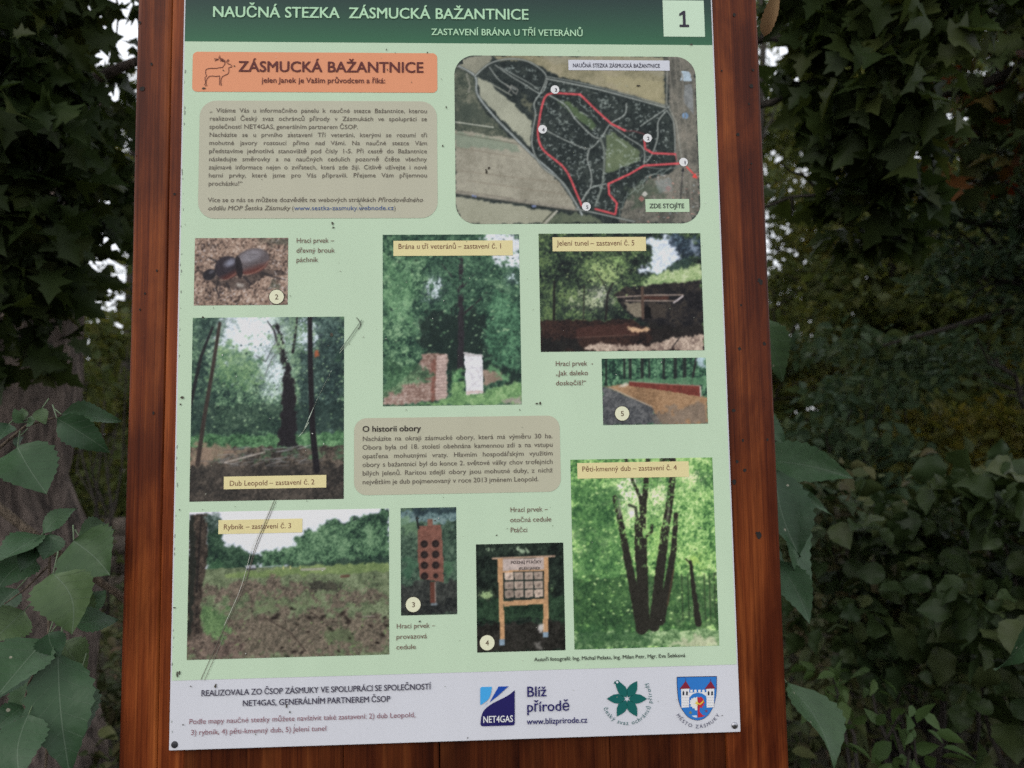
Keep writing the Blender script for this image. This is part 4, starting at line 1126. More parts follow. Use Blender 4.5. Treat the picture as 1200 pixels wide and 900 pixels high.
p.put(p.poly([(72, 690), (210, 700), (240, 712), (160, 735), (72, 760)], 12), (138, 116, 98), .8)
p.leafy([(34, 34, 34), (58, 54, 50), (88, 80, 72)], p.band(752, 900, 40) * .8)
for i in range(40):
    x, y = p.r.uniform(90, 420), p.r.uniform(700, 760); p.put(p.seg([(x, y), (x + p.r.uniform(20, 70), y - p.r.uniform(-8, 16))], 3), (p.r.uniform(80, 150),) * 3, .55)
p.put(p.seg([(180, 745), (300, 715)], 5), (170, 160, 150), .8)
p.specks(240, (p.Y < 640) & (p.Y > 330), [(120, 152, 110), (150, 178, 134), (36, 52, 48), (90, 124, 90)], (.6, 1.5))
BK = (36, 34, 38)
p.put(p.poly([(336, 698), (352, 600), (348, 480), (360, 458), (343, 400), (326, 310), (338, 303), (360, 390), (380, 470), (394, 500), (394, 620), (404, 698)], 5), BK)
p.put(p.seg([(385, 400), (392, 350), (398, 288)], [9, 5]), BK); p.put(p.seg([(345, 400), (326, 330), (305, 300)], [10, 3]), (60, 58, 62))
p.put(p.seg([(330, 370), (300, 430), (270, 410)], 3), (70, 74, 76), .8); p.put(p.seg([(300, 470), (320, 420), (345, 390)], 3), (80, 84, 86), .8)
p.leafy([(70, 96, 76), (112, 140, 110), (150, 176, 140)], p.poly([(290, 300), (420, 300), (420, 440), (330, 440)], 40) * np.clip(p.noise((2.5, 1), (7, 1)) * 2.6 - 1.1, 0, 1))
p.put(p.seg([(95, 750), (112, 610), (135, 460), (156, 305)], [14, 10]), (58, 50, 46)); p.put(p.seg([(70, 560), (100, 410), (134, 318)], [12, 7]), (36, 38, 40))
p.put(p.seg([(462, 775), (448, 640), (441, 460), (438, 287)], [20, 14]), (32, 30, 34))
p.put(p.poly([(450, 398), (470, 396), (472, 416), (454, 420)], 4), (150, 84, 56))
photo(p, [(226.3, 372.5), (403.8, 371.2), (402.4, 585), (222, 587.4)], 'printed photo of an old bare oak in a sunlit wood')

# --- gate
p = Pic(162, 201, (117, 38, 780, 862), 3)
p.leafy([(26, 46, 42), (44, 72, 58), (66, 100, 76), (94, 128, 98)], sizes=((1.8, 1), (4, 1), (10, 1), (28, .8)))
p.glow(360, 300, 60, 70, (196, 208, 214), .9, .7); p.glow(740, 250, 40, 40, (190, 206, 210), .7, .7)
p.put(p.poly([(590, 38), (780, 38), (780, 210), (700, 180), (650, 150)], 20), (212, 216, 226), .95)
p.put(p.poly([(290, 420), (500, 400), (620, 440), (620, 620), (780, 700), (780, 750), (420, 740), (300, 620)], 30), (28, 40, 38), .85)
p.leafy([(28, 48, 44), (52, 84, 64), (84, 120, 88), (126, 160, 120)], p.poly([(117, 38), (260, 38), (330, 200), (330, 330), (250, 400), (270, 560), (310, 650), (230, 740), (180, 800), (117, 800)], 26))
p.leafy([(60, 100, 70), (100, 146, 100), (136, 178, 132)], p.poly([(117, 150), (240, 200), (300, 300), (240, 340), (260, 440), (310, 540), (240, 480), (117, 420)], 30) * .55)
p.leafy([(36, 62, 50), (64, 104, 78), (96, 142, 104)], p.poly([(610, 350), (700, 330), (780, 400), (780, 640), (740, 700), (610, 620), (620, 500)], 22))
p.specks(260, (p.Y < 640), [(140, 172, 130), (84, 120, 86), (34, 52, 46)], (.7, 1.8), 1.7)
p.put(p.seg([(488, 690), (492, 500), (492, 360), (496, 190), (500, 140)], [30, 26, 12], fuzz=6), (44, 42, 46)); p.put(p.seg([(500, 430), (570, 370), (620, 320)], [12, 4]), (44, 44, 46)); p.put(p.seg([(490, 330), (440, 230), (400, 180)], [10, 4]), (42, 46, 48)); p.put(p.seg([(500, 300), (560, 230)], [8, 3]), (42, 46, 48))
p.leafy([(32, 52, 46), (58, 90, 70), (96, 134, 100)], p.poly([(400, 150), (600, 150), (640, 300), (560, 400), (430, 380), (380, 260)], 60) * np.clip(p.noise((3, 1), (8, 1)) * 2.6 - .75, 0, 1))
p.leafy([(110, 84, 74), (150, 124, 112), (176, 156, 146)], p.poly([(117, 800), (220, 740), (300, 640), (300, 615), (425, 618), (420, 835), (117, 862)], 5), ((1.8, 1), (4, 1), (14, .6)))
p.put(p.poly([(350, 640), (372, 640), (366, 840), (350, 840)], 5), (120, 70, 58), .7); p.put(p.poly([(372, 622), (424, 620), (418, 834), (366, 836)], 2), (182, 160, 152), .75)
for y in range(640, 840, 15): p.put(p.seg([(150 if y > 760 else 300, y + 6), (420, y)], 3, fuzz=8), (104, 82, 76), .45)
p.leafy([(40, 66, 50), (66, 102, 70), (112, 150, 108)], p.poly([(117, 640), (330, 690), (350, 740), (240, 760), (180, 810), (117, 810)], 26) * .85)
p.leafy([(80, 116, 74), (112, 152, 96), (140, 172, 118)], p.poly([(260, 862), (430, 830), (440, 760), (510, 750), (510, 800), (600, 800), (700, 765), (780, 750), (780, 862)], 8), ((1.6, 1), (5, 1), (20, .6)))
p.leafy([(50, 90, 60), (80, 126, 80), (120, 162, 112)], p.poly([(430, 750), (450, 690), (500, 680), (515, 745)], 10))
p.leafy([(118, 100, 86), (152, 132, 116)], p.poly([(597, 690), (690, 710), (690, 745), (600, 770)], 6)); p.leafy([(70, 116, 78), (110, 156, 108)], p.poly([(610, 690), (650, 675), (720, 720), (715, 750)], 12) * .9)
p.put(p.poly([(507, 625), (594, 628), (597, 808), (514, 812)], 2), (208, 206, 210)); p.put(p.poly([(500, 610), (596, 622), (596, 634), (507, 630)], 2), (176, 172, 172)); p.specks(40, p.poly([(510, 640), (594, 640), (596, 806), (516, 808)]), [(186, 180, 180), (216, 214, 216)], (.6, 1.2)); p.put(p.poly([(514, 795), (597, 792), (597, 808), (514, 812)], 4), (176, 150, 138), .7)
p.put(p.poly([(690, 850), (780, 820), (780, 862), (700, 862)], 8), (150, 140, 132), .9)
photo(p, [(448.4, 275.8), (608.5, 274.2), (611, 474), (449, 476)], 'printed photo of a brick wall and a white gate pillar under tall trees')

# --- deer tunnel
p = Pic(191, 138, (41, 33, 752, 541), 4)
p.leafy([(22, 28, 30), (36, 48, 42), (58, 78, 54), (96, 118, 72)], sizes=((1.8, 1), (4, 1), (12, 1), (30, .8)))
p.glow(300, 200, 110, 70, (150, 170, 110), .8, .8); p.glow(250, 330, 120, 60, (158, 168, 130), .8, .75); p.glow(390, 150, 60, 60, (130, 158, 96), .7, .8); p.glow(310, 300, 60, 50, (190, 192, 170), .7, .6)
p.put(p.poly([(500, 60), (640, 50), (660, 110), (640, 170), (560, 220), (480, 210), (540, 130)], 14), (206, 216, 232), .95)
p.leafy([(24, 32, 44), (44, 58, 72), (90, 112, 130)], p.poly([(600, 33), (740, 33), (745, 130), (690, 170), (640, 110)], 22) * .9); p.leafy([(30, 44, 44), (60, 84, 70)], p.poly([(610, 180), (690, 140), (720, 160), (650, 215)], 10) * .8)
p.put(p.poly([(690, 60), (735, 70), (735, 120), (700, 110)], 14), (180, 192, 214), .5)
p.leafy([(110, 138, 90), (150, 172, 116), (180, 192, 150)], p.poly([(490, 245), (600, 200), (745, 170), (745, 245), (500, 262)], 12))
p.leafy([(22, 22, 26), (36, 34, 36), (58, 52, 46)], p.poly([(360, 300), (420, 265), (500, 262), (748, 240), (752, 480), (500, 420), (420, 380)], 5))
p.put(p.poly([(410, 335), (480, 330), (490, 400), (450, 400)], 6), (126, 116, 98), .9); p.put(p.poly([(520, 335), (600, 340), (590, 395), (530, 400)], 10), (70, 62, 54), .7)
p.put(p.poly([(495, 360), (508, 345), (522, 360), (524, 402), (495, 402)], 1), (16, 16, 18))
p.put(p.poly([(490, 305), (600, 305), (600, 322), (490, 322)], 3), (78, 48, 40), .9)
p.put(p.seg([(375, 310), (520, 302), (665, 302)], 5), (150, 132, 120)); p.put(p.seg([(415, 325), (640, 328), (667, 305)], 5), (150, 134, 122)); p.put(p.seg([(625, 335), (665, 308)], 8), (170, 160, 160)); p.put(p.seg([(488, 270), (488, 400)], 12), (84, 66, 56))
p.put(p.seg([(325, 405), (335, 300), (360, 250)], [10, 5]), (36, 34, 34)); p.put(p.seg([(345, 320), (320, 250), (290, 200)], 4), (44, 46, 40)); p.put(p.seg([(100, 410), (105, 240)], [12, 8]), (34, 34, 32)); p.put(p.seg([(228, 405), (235, 260)], 6), (50, 52, 44))
p.leafy([(24, 20, 22), (44, 32, 30), (60, 42, 36)], p.poly([(41, 408), (430, 408), (500, 440), (752, 470), (752, 541), (41, 541)], 4), ((2, 1), (20, 1)))
p.put(p.poly([(190, 440), (430, 425), (500, 450), (460, 475), (200, 480)], 5), (70, 44, 38), .8); p.put(p.poly([(415, 438), (520, 445), (505, 458), (430, 455)], 6), (206, 168, 130), .9); p.put(p.seg([(195, 482), (450, 472)], 3), (116, 90, 78), .7)
p.leafy([(26, 24, 24), (44, 40, 38)], p.poly([(500, 420), (752, 440), (752, 490), (520, 510)], 12) * .9)
p.leafy([(110, 92, 84), (160, 140, 124), (196, 176, 158)], p.poly([(230, 528), (300, 505), (420, 520), (520, 515), (600, 490), (752, 478), (752, 541), (240, 541)], 7)); p.put(p.seg([(610, 530), (650, 480)], 4), (40, 36, 36))
p.leafy([(20, 22, 24), (34, 36, 34)], p.poly([(41, 480), (190, 490), (230, 541), (41, 541)], 10) * .8)
p.specks(150, (p.Y < 380) & (p.X < 480), [(150, 170, 110), (120, 146, 90), (24, 30, 30)], (.6, 1.5))
photo(p, [(631.2, 274.2), (820.8, 273.2), (825, 410.6), (633.6, 412.2)], 'printed photo of a railed stone tunnel in dark woodland')

# --- long jump
p = Pic(122, 77, (315, 569, 765, 853), 5)
p.leafy([(24, 40, 38), (44, 76, 60), (74, 116, 84), (112, 152, 116)], sizes=((1.7, 1), (4, 1), (12, .7)))
for x in (332, 410, 435, 487, 517, 580, 630, 670): p.put(p.seg([(x, 680), (x + 3, 569)], p.r.uniform(7, 16)), (34, 38, 38), .9)
p.put(p.seg([(700, 680), (725, 569)], 9), (40, 40, 40)); p.put(p.poly([(730, 569), (765, 569), (765, 620), (745, 600)], 8), (180, 200, 214), .8)
p.leafy([(70, 112, 80), (116, 160, 118)], p.band(655, 690, 14) * (p.X > 400) * .8)
p.leafy([(120, 92, 66), (150, 116, 84), (166, 132, 98)], p.poly([(315, 690), (430, 680), (740, 735), (767, 740), (767, 853), (560, 853), (520, 780), (340, 695)], 3), ((1.6, 1), (5, .6), (30, 1)))
p.leafy([(56, 58, 62), (80, 82, 84), (106, 106, 106)], p.poly([(315, 695), (345, 695), (525, 780), (560, 853), (315, 853)], 4), ((1.5, 1.2), (4, .8), (20, .6)))
p.leafy([(90, 84, 78), (128, 116, 104)], p.poly([(525, 800), (767, 770), (767, 853), (540, 853)], 16) * .7); p.put(p.seg([(345, 692), (525, 778)], 5), (166, 150, 130), .9)
p.put(p.poly([(430, 668), (738, 690), (738, 738), (600, 712), (430, 686)], 1), (112, 52, 44)); p.put(p.seg([(430, 668), (600, 682), (735, 690)], 4), (150, 140, 124), .8); p.put(p.poly([(735, 692), (742, 692), (742, 738), (735, 738)]), (170, 160, 150)); p.put(p.poly([(380, 690), (425, 676), (430, 690), (390, 696)], 4), (186, 176, 160), .9)
photo(p, [(705.7, 420.2), (827.6, 419.3), (828.8, 496.5), (706, 498)], 'printed photo of a sandy jumping pit with a red board')

# --- five stemmed oak
p = Pic(170, 222, (70, 54, 640, 803), 6)
p.leafy([(40, 76, 52), (66, 112, 70), (98, 150, 92), (140, 184, 124), (176, 208, 160)], sizes=((1.7, 1), (4, 1), (11, .8), (30, .7)), bias=.04)
p.glow(300, 170, 90, 90, (216, 226, 222), .9, .7); p.glow(420, 220, 60, 80, (206, 222, 200), .8, .7); p.glow(550, 150, 70, 60, (204, 220, 190), .7, .7); p.glow(310, 270, 30, 50, (214, 226, 224), .9, .4); p.glow(560, 460, 90, 60, (150, 190, 110), .7, .7); p.glow(420, 380, 80, 100, (150, 196, 120), .6, .7)
p.leafy([(30, 62, 46), (58, 100, 66), (88, 136, 88)], p.poly([(70, 130), (230, 150), (250, 330), (300, 560), (320, 740), (70, 780)], 40) * .75)
p.leafy([(24, 44, 36), (46, 78, 54), (70, 106, 70)], p.band(520, 745, 60) * .75)
for x in (500, 525, 590, 610, 630): p.put(p.seg([(x, 700), (x, 520)], 5), (40, 54, 44), .7)
p.leafy([(60, 92, 66), (110, 146, 112), (160, 186, 160)], p.band(735, 803, 20)); p.leafy([(150, 160, 148), (190, 200, 190)], p.poly([(440, 790), (520, 768), (640, 765), (640, 803), (440, 803)], 12) * .85); p.leafy([(30, 60, 44), (64, 104, 70)], p.poly([(80, 720), (300, 720), (380, 760), (300, 790), (80, 800)], 20) * .8)
p.specks(380, (p.Y < 720), [(150, 190, 130), (120, 170, 104), (50, 90, 62), (180, 212, 160)], (.7, 1.8), 1.6)
BK = (40, 40, 40)
for pts, w in [([(335, 730), (315, 610), (290, 470), (262, 300), (243, 208)], [44, 30, 18]), ([(350, 720), (340, 560), (330, 420), (330, 300)], [40, 20]), ([(352, 720), (352, 480), (352, 300), (365, 190), (382, 54)], [30, 26, 18]), ([(350, 280), (345, 210), (318, 150), (292, 54)], [14, 12]),
               ([(385, 720), (410, 540), (440, 350), (465, 220), (476, 140), (470, 54)], [44, 34, 26, 22]), ([(410, 700), (450, 540), (475, 400), (486, 280)], [38, 26, 16]), ([(360, 370), (386, 350), (388, 325)], [10, 14]), ([(560, 715), (548, 600), (538, 470)], [26, 12]), ([(545, 490), (520, 460)], 6), ([(440, 60), (480, 62)], 26)]:
    p.put(p.seg(pts, w, fuzz=4), BK)
p.put(p.seg([(330, 300), (325, 250), (300, 240)], 12), (60, 70, 62)); p.put(p.poly([(246, 212), (262, 212), (272, 280), (258, 290)]), (120, 128, 128), .6); p.put(p.seg([(460, 240), (446, 330)], 10), (110, 116, 112), .5); p.put(p.seg([(440, 640), (470, 500)], 6), (84, 70, 56), .6)
p.leafy([(60, 106, 66), (104, 156, 96), (150, 192, 130)], p.poly([(200, 54), (620, 54), (600, 420), (250, 420)], 50) * np.clip(p.noise((2.2, 1), (6, 1)) * 2.8 - 1.6, 0, 1))
p.a = p.a * np.array([1.1, 1.06, .92])
photo(p, [(668.6, 539), (834.2, 535.8), (843, 756), (673, 761.4)], 'printed photo of a five stemmed oak in a bright green wood')

# --- clearing
p = Pic(236, 174, (90, 70, 1095, 826), 7)
p.a[:] = (212, 212, 224)
p.a -= np.clip((p.Y - 70) / 300, 0, 1)[..., None] * np.array([10, 6, 6])
p.leafy([(30, 48, 42), (52, 80, 60), (82, 116, 84), (110, 142, 106)], p.poly([(440, 372), (450, 285), (540, 270), (620, 230), (680, 190), (760, 140), (830, 118), (900, 130), (920, 110), (1040, 100), (1075, 66), (1095, 70), (1095, 380)], 14), ((2, 1), (6, 1), (18, 1)))
p.put(p.poly([(540, 372), (700, 345), (1095, 330), (1095, 372)], 14), (34, 48, 44), .7); p.put(p.poly([(910, 130), (922, 100), (932, 130)], 2), (50, 66, 60))
p.leafy([(26, 42, 38), (44, 68, 52), (70, 98, 74)], p.poly([(170, 84), (230, 110), (260, 200), (280, 250), (340, 245), (390, 280), (440, 300), (450, 372), (170, 420)], 14), ((2, 1), (6, 1), (18, 1)))
p.leafy([(50, 84, 58), (84, 124, 82)], p.poly([(180, 380), (230, 300), (270, 370), (240, 420)], 14) * .7)
p.leafy([(74, 86, 64), (100, 112, 82), (124, 136, 104)], p.band(362, 860, 10), ((1.6, 1), (5, 1), (16, .6)))
p.leafy([(92, 112, 68), (128, 146, 92)], p.poly([(270, 395), (560, 368), (1095, 352), (1095, 400), (600, 410), (280, 415)], 6))
for pts, k in [([(120, 460), (500, 430), (760, 480), (640, 520), (140, 530)], .8), ([(640, 500), (1095, 500), (1095, 560), (800, 560)], .75), ([(300, 600), (700, 580), (1095, 640), (1095, 826), (200, 826)], .75), ([(90, 690), (300, 640), (360, 826), (90, 826)], .9), ([(250, 560), (600, 550), (520, 600), (260, 640)], .5)]:
    p.leafy([(64, 54, 50), (100, 84, 76), (132, 112, 100)], p.poly(pts, 34) * k, ((1.5, 1.2), (4, 1), (14, .5)))
p.leafy([(90, 106, 74), (114, 130, 92)], p.poly([(420, 540), (760, 530), (700, 570), (420, 580)], 24) * .7); p.leafy([(62, 86, 56), (88, 116, 74), (108, 136, 88)], p.poly([(150, 580), (260, 560), (310, 680), (250, 740), (160, 700)], 22)); p.leafy([(70, 84, 58), (96, 116, 78)], p.poly([(760, 680), (900, 690), (940, 760), (800, 780)], 26) * .7)
p.leafy([(44, 44, 40), (76, 74, 62)], p.poly([(680, 490), (700, 450), (800, 440), (860, 460), (850, 490), (740, 500)], 12) * .95)
p.put(p.poly([(370, 352), (425, 348), (425, 372), (380, 374)], 2), (150, 152, 158)); p.put(p.seg([(380, 372), (425, 370)], 8), (60, 60, 62)); p.put(p.seg([(440, 362), (550, 356)], 5), (150, 160, 160), .8); p.put(p.seg([(655, 380), (770, 378)], 12), (156, 150, 142), .8)
for x in (563, 598, 647): p.put(p.seg([(x, 360), (x, 374)], 5), (180, 176, 110))
p.specks(300, p.Y > 420, [(50, 44, 40), (150, 132, 116), (112, 140, 84), (40, 38, 34)], (.5, 1.3)); p.specks(26, (p.Y > 560) & (p.X > 500), [(34, 28, 26)], (1.4, 3), 1.9)
for pts in ([(860, 610), (900, 650), (880, 690)], [(470, 620), (600, 700), (680, 800)], [(940, 630), (1040, 635)], [(700, 600), (760, 640)]): p.put(p.seg(pts, 5), (54, 44, 40), .8)
p.put(p.seg([(960, 630), (1020, 628)], 5), (170, 156, 146), .7); p.put(p.seg([(855, 420), (890, 418)], 14), (90, 60, 50), .8)
p.leafy([(36, 32, 30), (62, 54, 48), (88, 76, 66)], p.poly([(90, 84), (178, 84), (180, 300), (160, 480), (150, 600), (165, 690), (90, 720)], 4), ((1.6, 1), (6, 1))); p.put(p.poly([(90, 84), (112, 84), (125, 350), (108, 690), (90, 700)], 5), (34, 38, 34), .85); p.put(p.seg([(132, 480), (150, 84)], 9), (32, 30, 30), .8)
p.leafy([(30, 46, 40), (120, 136, 130)], p.poly([(178, 84), (240, 84), (250, 160), (190, 190)], 16) * .8)
photo(p, [(222, 600), (455.8, 596), (456.2, 767), (219.3, 773)], 'printed photo of a rough clearing edged with woods')

# --- rope board
p = Pic(66, 126, (84, 62, 367, 602), 8)
p.leafy([(36, 50, 44), (62, 84, 68), (90, 112, 92)], sizes=((1.6, 1), (4, 1), (12, .6)))
p.leafy([(40, 56, 62), (96, 122, 128), (136, 158, 158)], p.band(62, 150, 50) * .8); p.leafy([(28, 40, 46), (56, 74, 78)], p.poly([(120, 62), (367, 62), (367, 90), (140, 110)], 16) * .9); p.leafy([(84, 116, 84), (120, 150, 110)], p.poly([(84, 110), (170, 130), (170, 200), (84, 210)], 20) * .7)
p.leafy([(26, 28, 30), (48, 50, 48), (70, 72, 68)], p.band(430, 620, 50) * .95); p.leafy([(60, 100, 70), (84, 124, 88)], p.poly([(290, 330), (340, 340), (320, 420), (290, 390)], 20) * .6); p.leafy([(50, 90, 66), (80, 118, 88)], p.poly([(90, 320), (165, 310), (160, 390), (100, 400)], 20) * .6)
WD = (118, 78, 66)
p.put(p.poly([(218, 122), (246, 120), (248, 160), (220, 160)]), (124, 86, 72)); p.put(p.poly([(172, 156), (290, 150), (297, 290), (300, 440), (180, 420), (168, 280)], 1), WD); p.put(p.poly([(230, 436), (260, 438), (258, 545), (232, 545)]), (92, 56, 46)); p.put(p.seg([(256, 440), (258, 545)], 4), (160, 140, 130))
for x in (200, 232, 265): p.put(p.seg([(x, 156), (x + 3, 430)], 2), (100, 62, 54), .6)
for i, y in enumerate((246, 300, 354, 408)):
    for x in (203, 260):
        rr = 19 if not (i == 3 and x == 260) else 13
        p.put(np.clip((rr - np.hypot(p.X - x, p.Y - y)) / p.sc + .5, 0, 1), (38, 30, 30)); p.put(np.clip((rr * .5 - np.hypot(p.X - x - 2, p.Y - y - 2)) / p.sc + .5, 0, 1), (60, 52, 48), .5)
p.put(p.seg([(240, 550), (262, 550)], 12), (110, 120, 126)); p.put(p.seg([(165, 110), (174, 165)], 9), (26, 26, 28))
photo(p, [(469.3, 595.6), (534.6, 594), (535.8, 719.6), (470.3, 721.2)], 'printed photo of a red wooden board with eight round holes on a post')

# --- bird board
p = Pic(103, 126, (463, 242, 912, 788), 9)
p.leafy([(16, 22, 20), (30, 40, 34), (46, 60, 48)], sizes=((1.8, 1), (5, 1), (14, .8)))
p.glow(540, 270, 60, 25, (130, 150, 120), .7, .9); p.glow(700, 275, 90, 26, (140, 160, 130), .8, .9); p.glow(520, 500, 50, 30, (150, 176, 120), .9, .7); p.glow(845, 480, 20, 30, (110, 140, 96), .6, .7)
p.leafy([(20, 34, 26), (38, 60, 42), (56, 84, 58)], p.band(520, 640, 40) * .8); p.leafy([(24, 22, 20), (40, 38, 34), (56, 52, 48)], p.band(640, 800, 40) * .9)
WO = (178, 136, 96)
p.put(p.seg([(548, 316), (865, 311)], 9), (170, 140, 118)); p.put(p.poly([(572, 318), (598, 318), (603, 735), (580, 735)]), WO); p.put(p.poly([(812, 316), (834, 316), (826, 705), (798, 705)]), WO)
p.put(p.poly([(598, 320), (812, 318), (812, 380), (600, 384)]), (172, 156, 148)); p.put(p.poly([(598, 384), (812, 380), (810, 530), (602, 536)]), (40, 46, 44), .6); p.put(p.poly([(600, 534), (808, 526), (806, 552), (602, 560)]), (176, 136, 98)); p.put(p.poly([(600, 380), (812, 376), (812, 384), (600, 388)]), WO)
for iy, y in enumerate((408, 455, 498)):
    for ix, x in enumerate((630, 680, 731, 780)):
        k = p.r.uniform(.75, 1.05); c = np.array((178, 158, 142)) * k
        p.put(p.poly([(x - 22, y - 19), (x + 21, y - 20), (x + 22, y + 18), (x - 21, y + 20)]), c); p.put(p.poly([(x - 8, y + 8), (x + 2, y - 8), (x + 12, y - 4), (x + 2, y + 10)], 3), (92, 80, 74), .75)
for x, y in ((590, 740), (812, 708)): p.put(p.poly([(x - 14, y - 14), (x + 14, y - 14), (x + 12, y + 14), (x - 12, y + 14)]), (120, 140, 156))
p.put(p.poly([(765, 660), (795, 650), (790, 690), (770, 690)], 8), (196, 190, 184), .9); p.put(p.poly([(755, 750), (785, 745), (790, 780), (760, 775)], 8), (130, 126, 120), .7)
photo(p, [(557.7, 637.6), (659.8, 636), (662.8, 762), (559.3, 764.3)], 'printed photo of a wooden frame with rows of turning bird tiles')
t = Text('tile_board_text', 3); t.line('POZNEJ PTÁČKY', 598.5, 660.6, 634.5, 3.3, (90, 80, 78), .01); t.line('JELEN JANEK', 608, 667.8, 633.5, 3.3, (96, 86, 82), .01); t.done()

# --- the aerial map
p = Pic(286, 197, (50, 38, 1125, 778), 10)
FD = ((1.6, 1), (5, .8), (18, .8))
p.leafy([(26, 34, 34), (40, 48, 47), (56, 64, 60)], sizes=FD)
def field(pts, cols, fz=4, k=1): p.leafy(cols, p.poly(pts, fz) * k, ((1.6, .7), (6, .7), (26, 1)))
field([(80, 38), (215, 38), (205, 75), (140, 125), (50, 90)], [(124, 124, 108), (146, 144, 126)])
field([(220, 38), (980, 38), (985, 270), (850, 215), (640, 160), (500, 125), (440, 90), (350, 60), (250, 60)], [(116, 112, 88), (136, 130, 102), (150, 142, 116)])
field([(440, 38), (980, 38), (980, 120), (700, 80), (470, 70)], [(130, 126, 106), (150, 146, 124)], 10, .7)
field([(700, 120), (975, 150), (980, 255), (760, 180)], [(140, 134, 100), (158, 150, 116)], 10, .7)
field([(150, 130), (200, 160), (390, 330), (385, 450), (280, 340), (210, 280), (160, 220)], [(140, 142, 124), (158, 160, 140)])
field([(50, 90), (130, 130), (150, 250), (250, 350), (330, 450), (50, 400)], [(52, 62, 54), (84, 90, 76), (116, 116, 100)], 8)
field([(50, 240), (140, 250), (230, 350), (50, 330)], [(58, 68, 60), (76, 84, 72)], 12, .8)
field([(50, 365), (210, 395), (320, 410), (390, 480), (520, 620), (580, 715), (50, 640)], [(130, 126, 110), (146, 142, 126), (156, 152, 134)])
field([(50, 380), (200, 400), (320, 430), (330, 460), (50, 440)], [(110, 124, 106), (132, 144, 124)], 6, .8)
field([(50, 660), (300, 700), (480, 725), (440, 778), (50, 778)], [(140, 140, 120), (152, 152, 132)])
field([(480, 728), (640, 745), (700, 778), (440, 778)], [(70, 80, 66), (96, 104, 84)], 6)
for pts in ([(50, 445), (330, 490)], [(50, 545), (500, 600)], [(100, 590), (520, 650)]): p.put(p.seg(pts, 5, fuzz=4), (122, 112, 96), .45)
p.put(p.seg([(50, 385), (330, 430)], 4, fuzz=4), (90, 86, 72), .6); p.put(p.seg([(52, 334), (218, 357)], 5), (172, 174, 160)); p.put(p.seg([(50, 640), (580, 716)], 14), (138, 132, 118), .9); p.put(p.seg([(50, 652), (580, 724)], 3), (90, 84, 74), .7); p.put(p.seg([(50, 632), (300, 668)], 2), (90, 84, 74), .6); p.put(p.seg([(440, 776), (490, 724)], 9), (160, 158, 144)); p.put(p.seg([(430, 770), (478, 722)], 5), (60, 64, 54))
for x in (130, 390): p.put(p.poly([(x - 8, 652 + (x - 130) * .17), (x + 10, 655 + (x - 130) * .17), (x + 9, 664 + (x - 130) * .17), (x - 9, 661 + (x - 130) * .17)]), (110, 124, 168), .8)
# town at the right
field([(985, 38), (1125, 38), (1125, 778), (760, 778), (770, 720), (830, 620), (1000, 560), (1030, 500), (1010, 300)], [(74, 74, 68), (104, 102, 92), (128, 122, 110)], 6)
for i in range(170):
    x, y = p.r.uniform(850, 1120), p.r.uniform(540, 770)
    if x + (y - 540) * .1 < 1060 and p.r.random() < .3: continue
    w, h = p.r.uniform(4, 13), p.r.uniform(3, 9); c = [(150, 112, 100), (160, 156, 150), (120, 110, 104), (176, 130, 116), (70, 80, 70), (130, 140, 140)][p.r.integers(6)]
    p.put(p.poly([(x, y), (x + w, y + h * .3), (x + w * .8, y + h), (x - w * .2, y + h * .7)]), c, .8)
p.leafy([(52, 66, 54), (80, 92, 74)], p.poly([(800, 640), (920, 580), (960, 640), (880, 700), (800, 700)], 20) * .7)
for x, y, c in ((865, 670, (150, 100, 92)), (985, 625, (156, 96, 86)), (880, 650, (176, 174, 166))): p.put(p.poly([(x - 15, y), (x, y - 13), (x + 14, y), (x, y + 14)]), c, .9)
p.put(p.poly([(1070, 95), (1100, 105), (1108, 150), (1055, 145)]), (160, 178, 190)); p.put(p.poly([(1075, 165), (1108, 160), (1112, 300), (1065, 240)]), (120, 124, 124), .9); p.put(np.clip((16 - np.hypot(p.X - 1072, p.Y - 303)) / p.sc, 0, 1), (104, 134, 168)); p.put(p.poly([(930, 590), (1000, 580), (1000, 640), (940, 640)], 4), (130, 140, 140), .5)
for x in (1028, 1055, 1080): p.put(p.seg([(x - 20, 38), (x - 10, 300), (x, 500), (x + 6, 778)], 6, fuzz=6), (120, 116, 106), .8)
p.put(p.seg([(1000, 60), (990, 250), (1030, 330), (1050, 500)], 7), (136, 136, 126), .8)
# clearings in the wood
field([(500, 245), (540, 235), (680, 345), (660, 370), (560, 290)], [(64, 82, 58), (82, 100, 68)])
field([(715, 395), (745, 375), (870, 465), (860, 500), (790, 530), (740, 560), (700, 560)], [(84, 98, 72), (104, 116, 86)])
p.put(p.seg([(770, 500), (800, 520), (842, 460)], 2), (150, 160, 140), .8)
for a in ((600, 288, 640, 305), (765, 410, 800, 440)): p.put(p.seg([(a[0], a[1]), (a[2], a[3])], 7, fuzz=14), (160, 170, 158), .6)
field([(330, 190), (400, 330), (390, 260), (350, 215)], [(96, 98, 78), (116, 116, 94)], 10, .8)
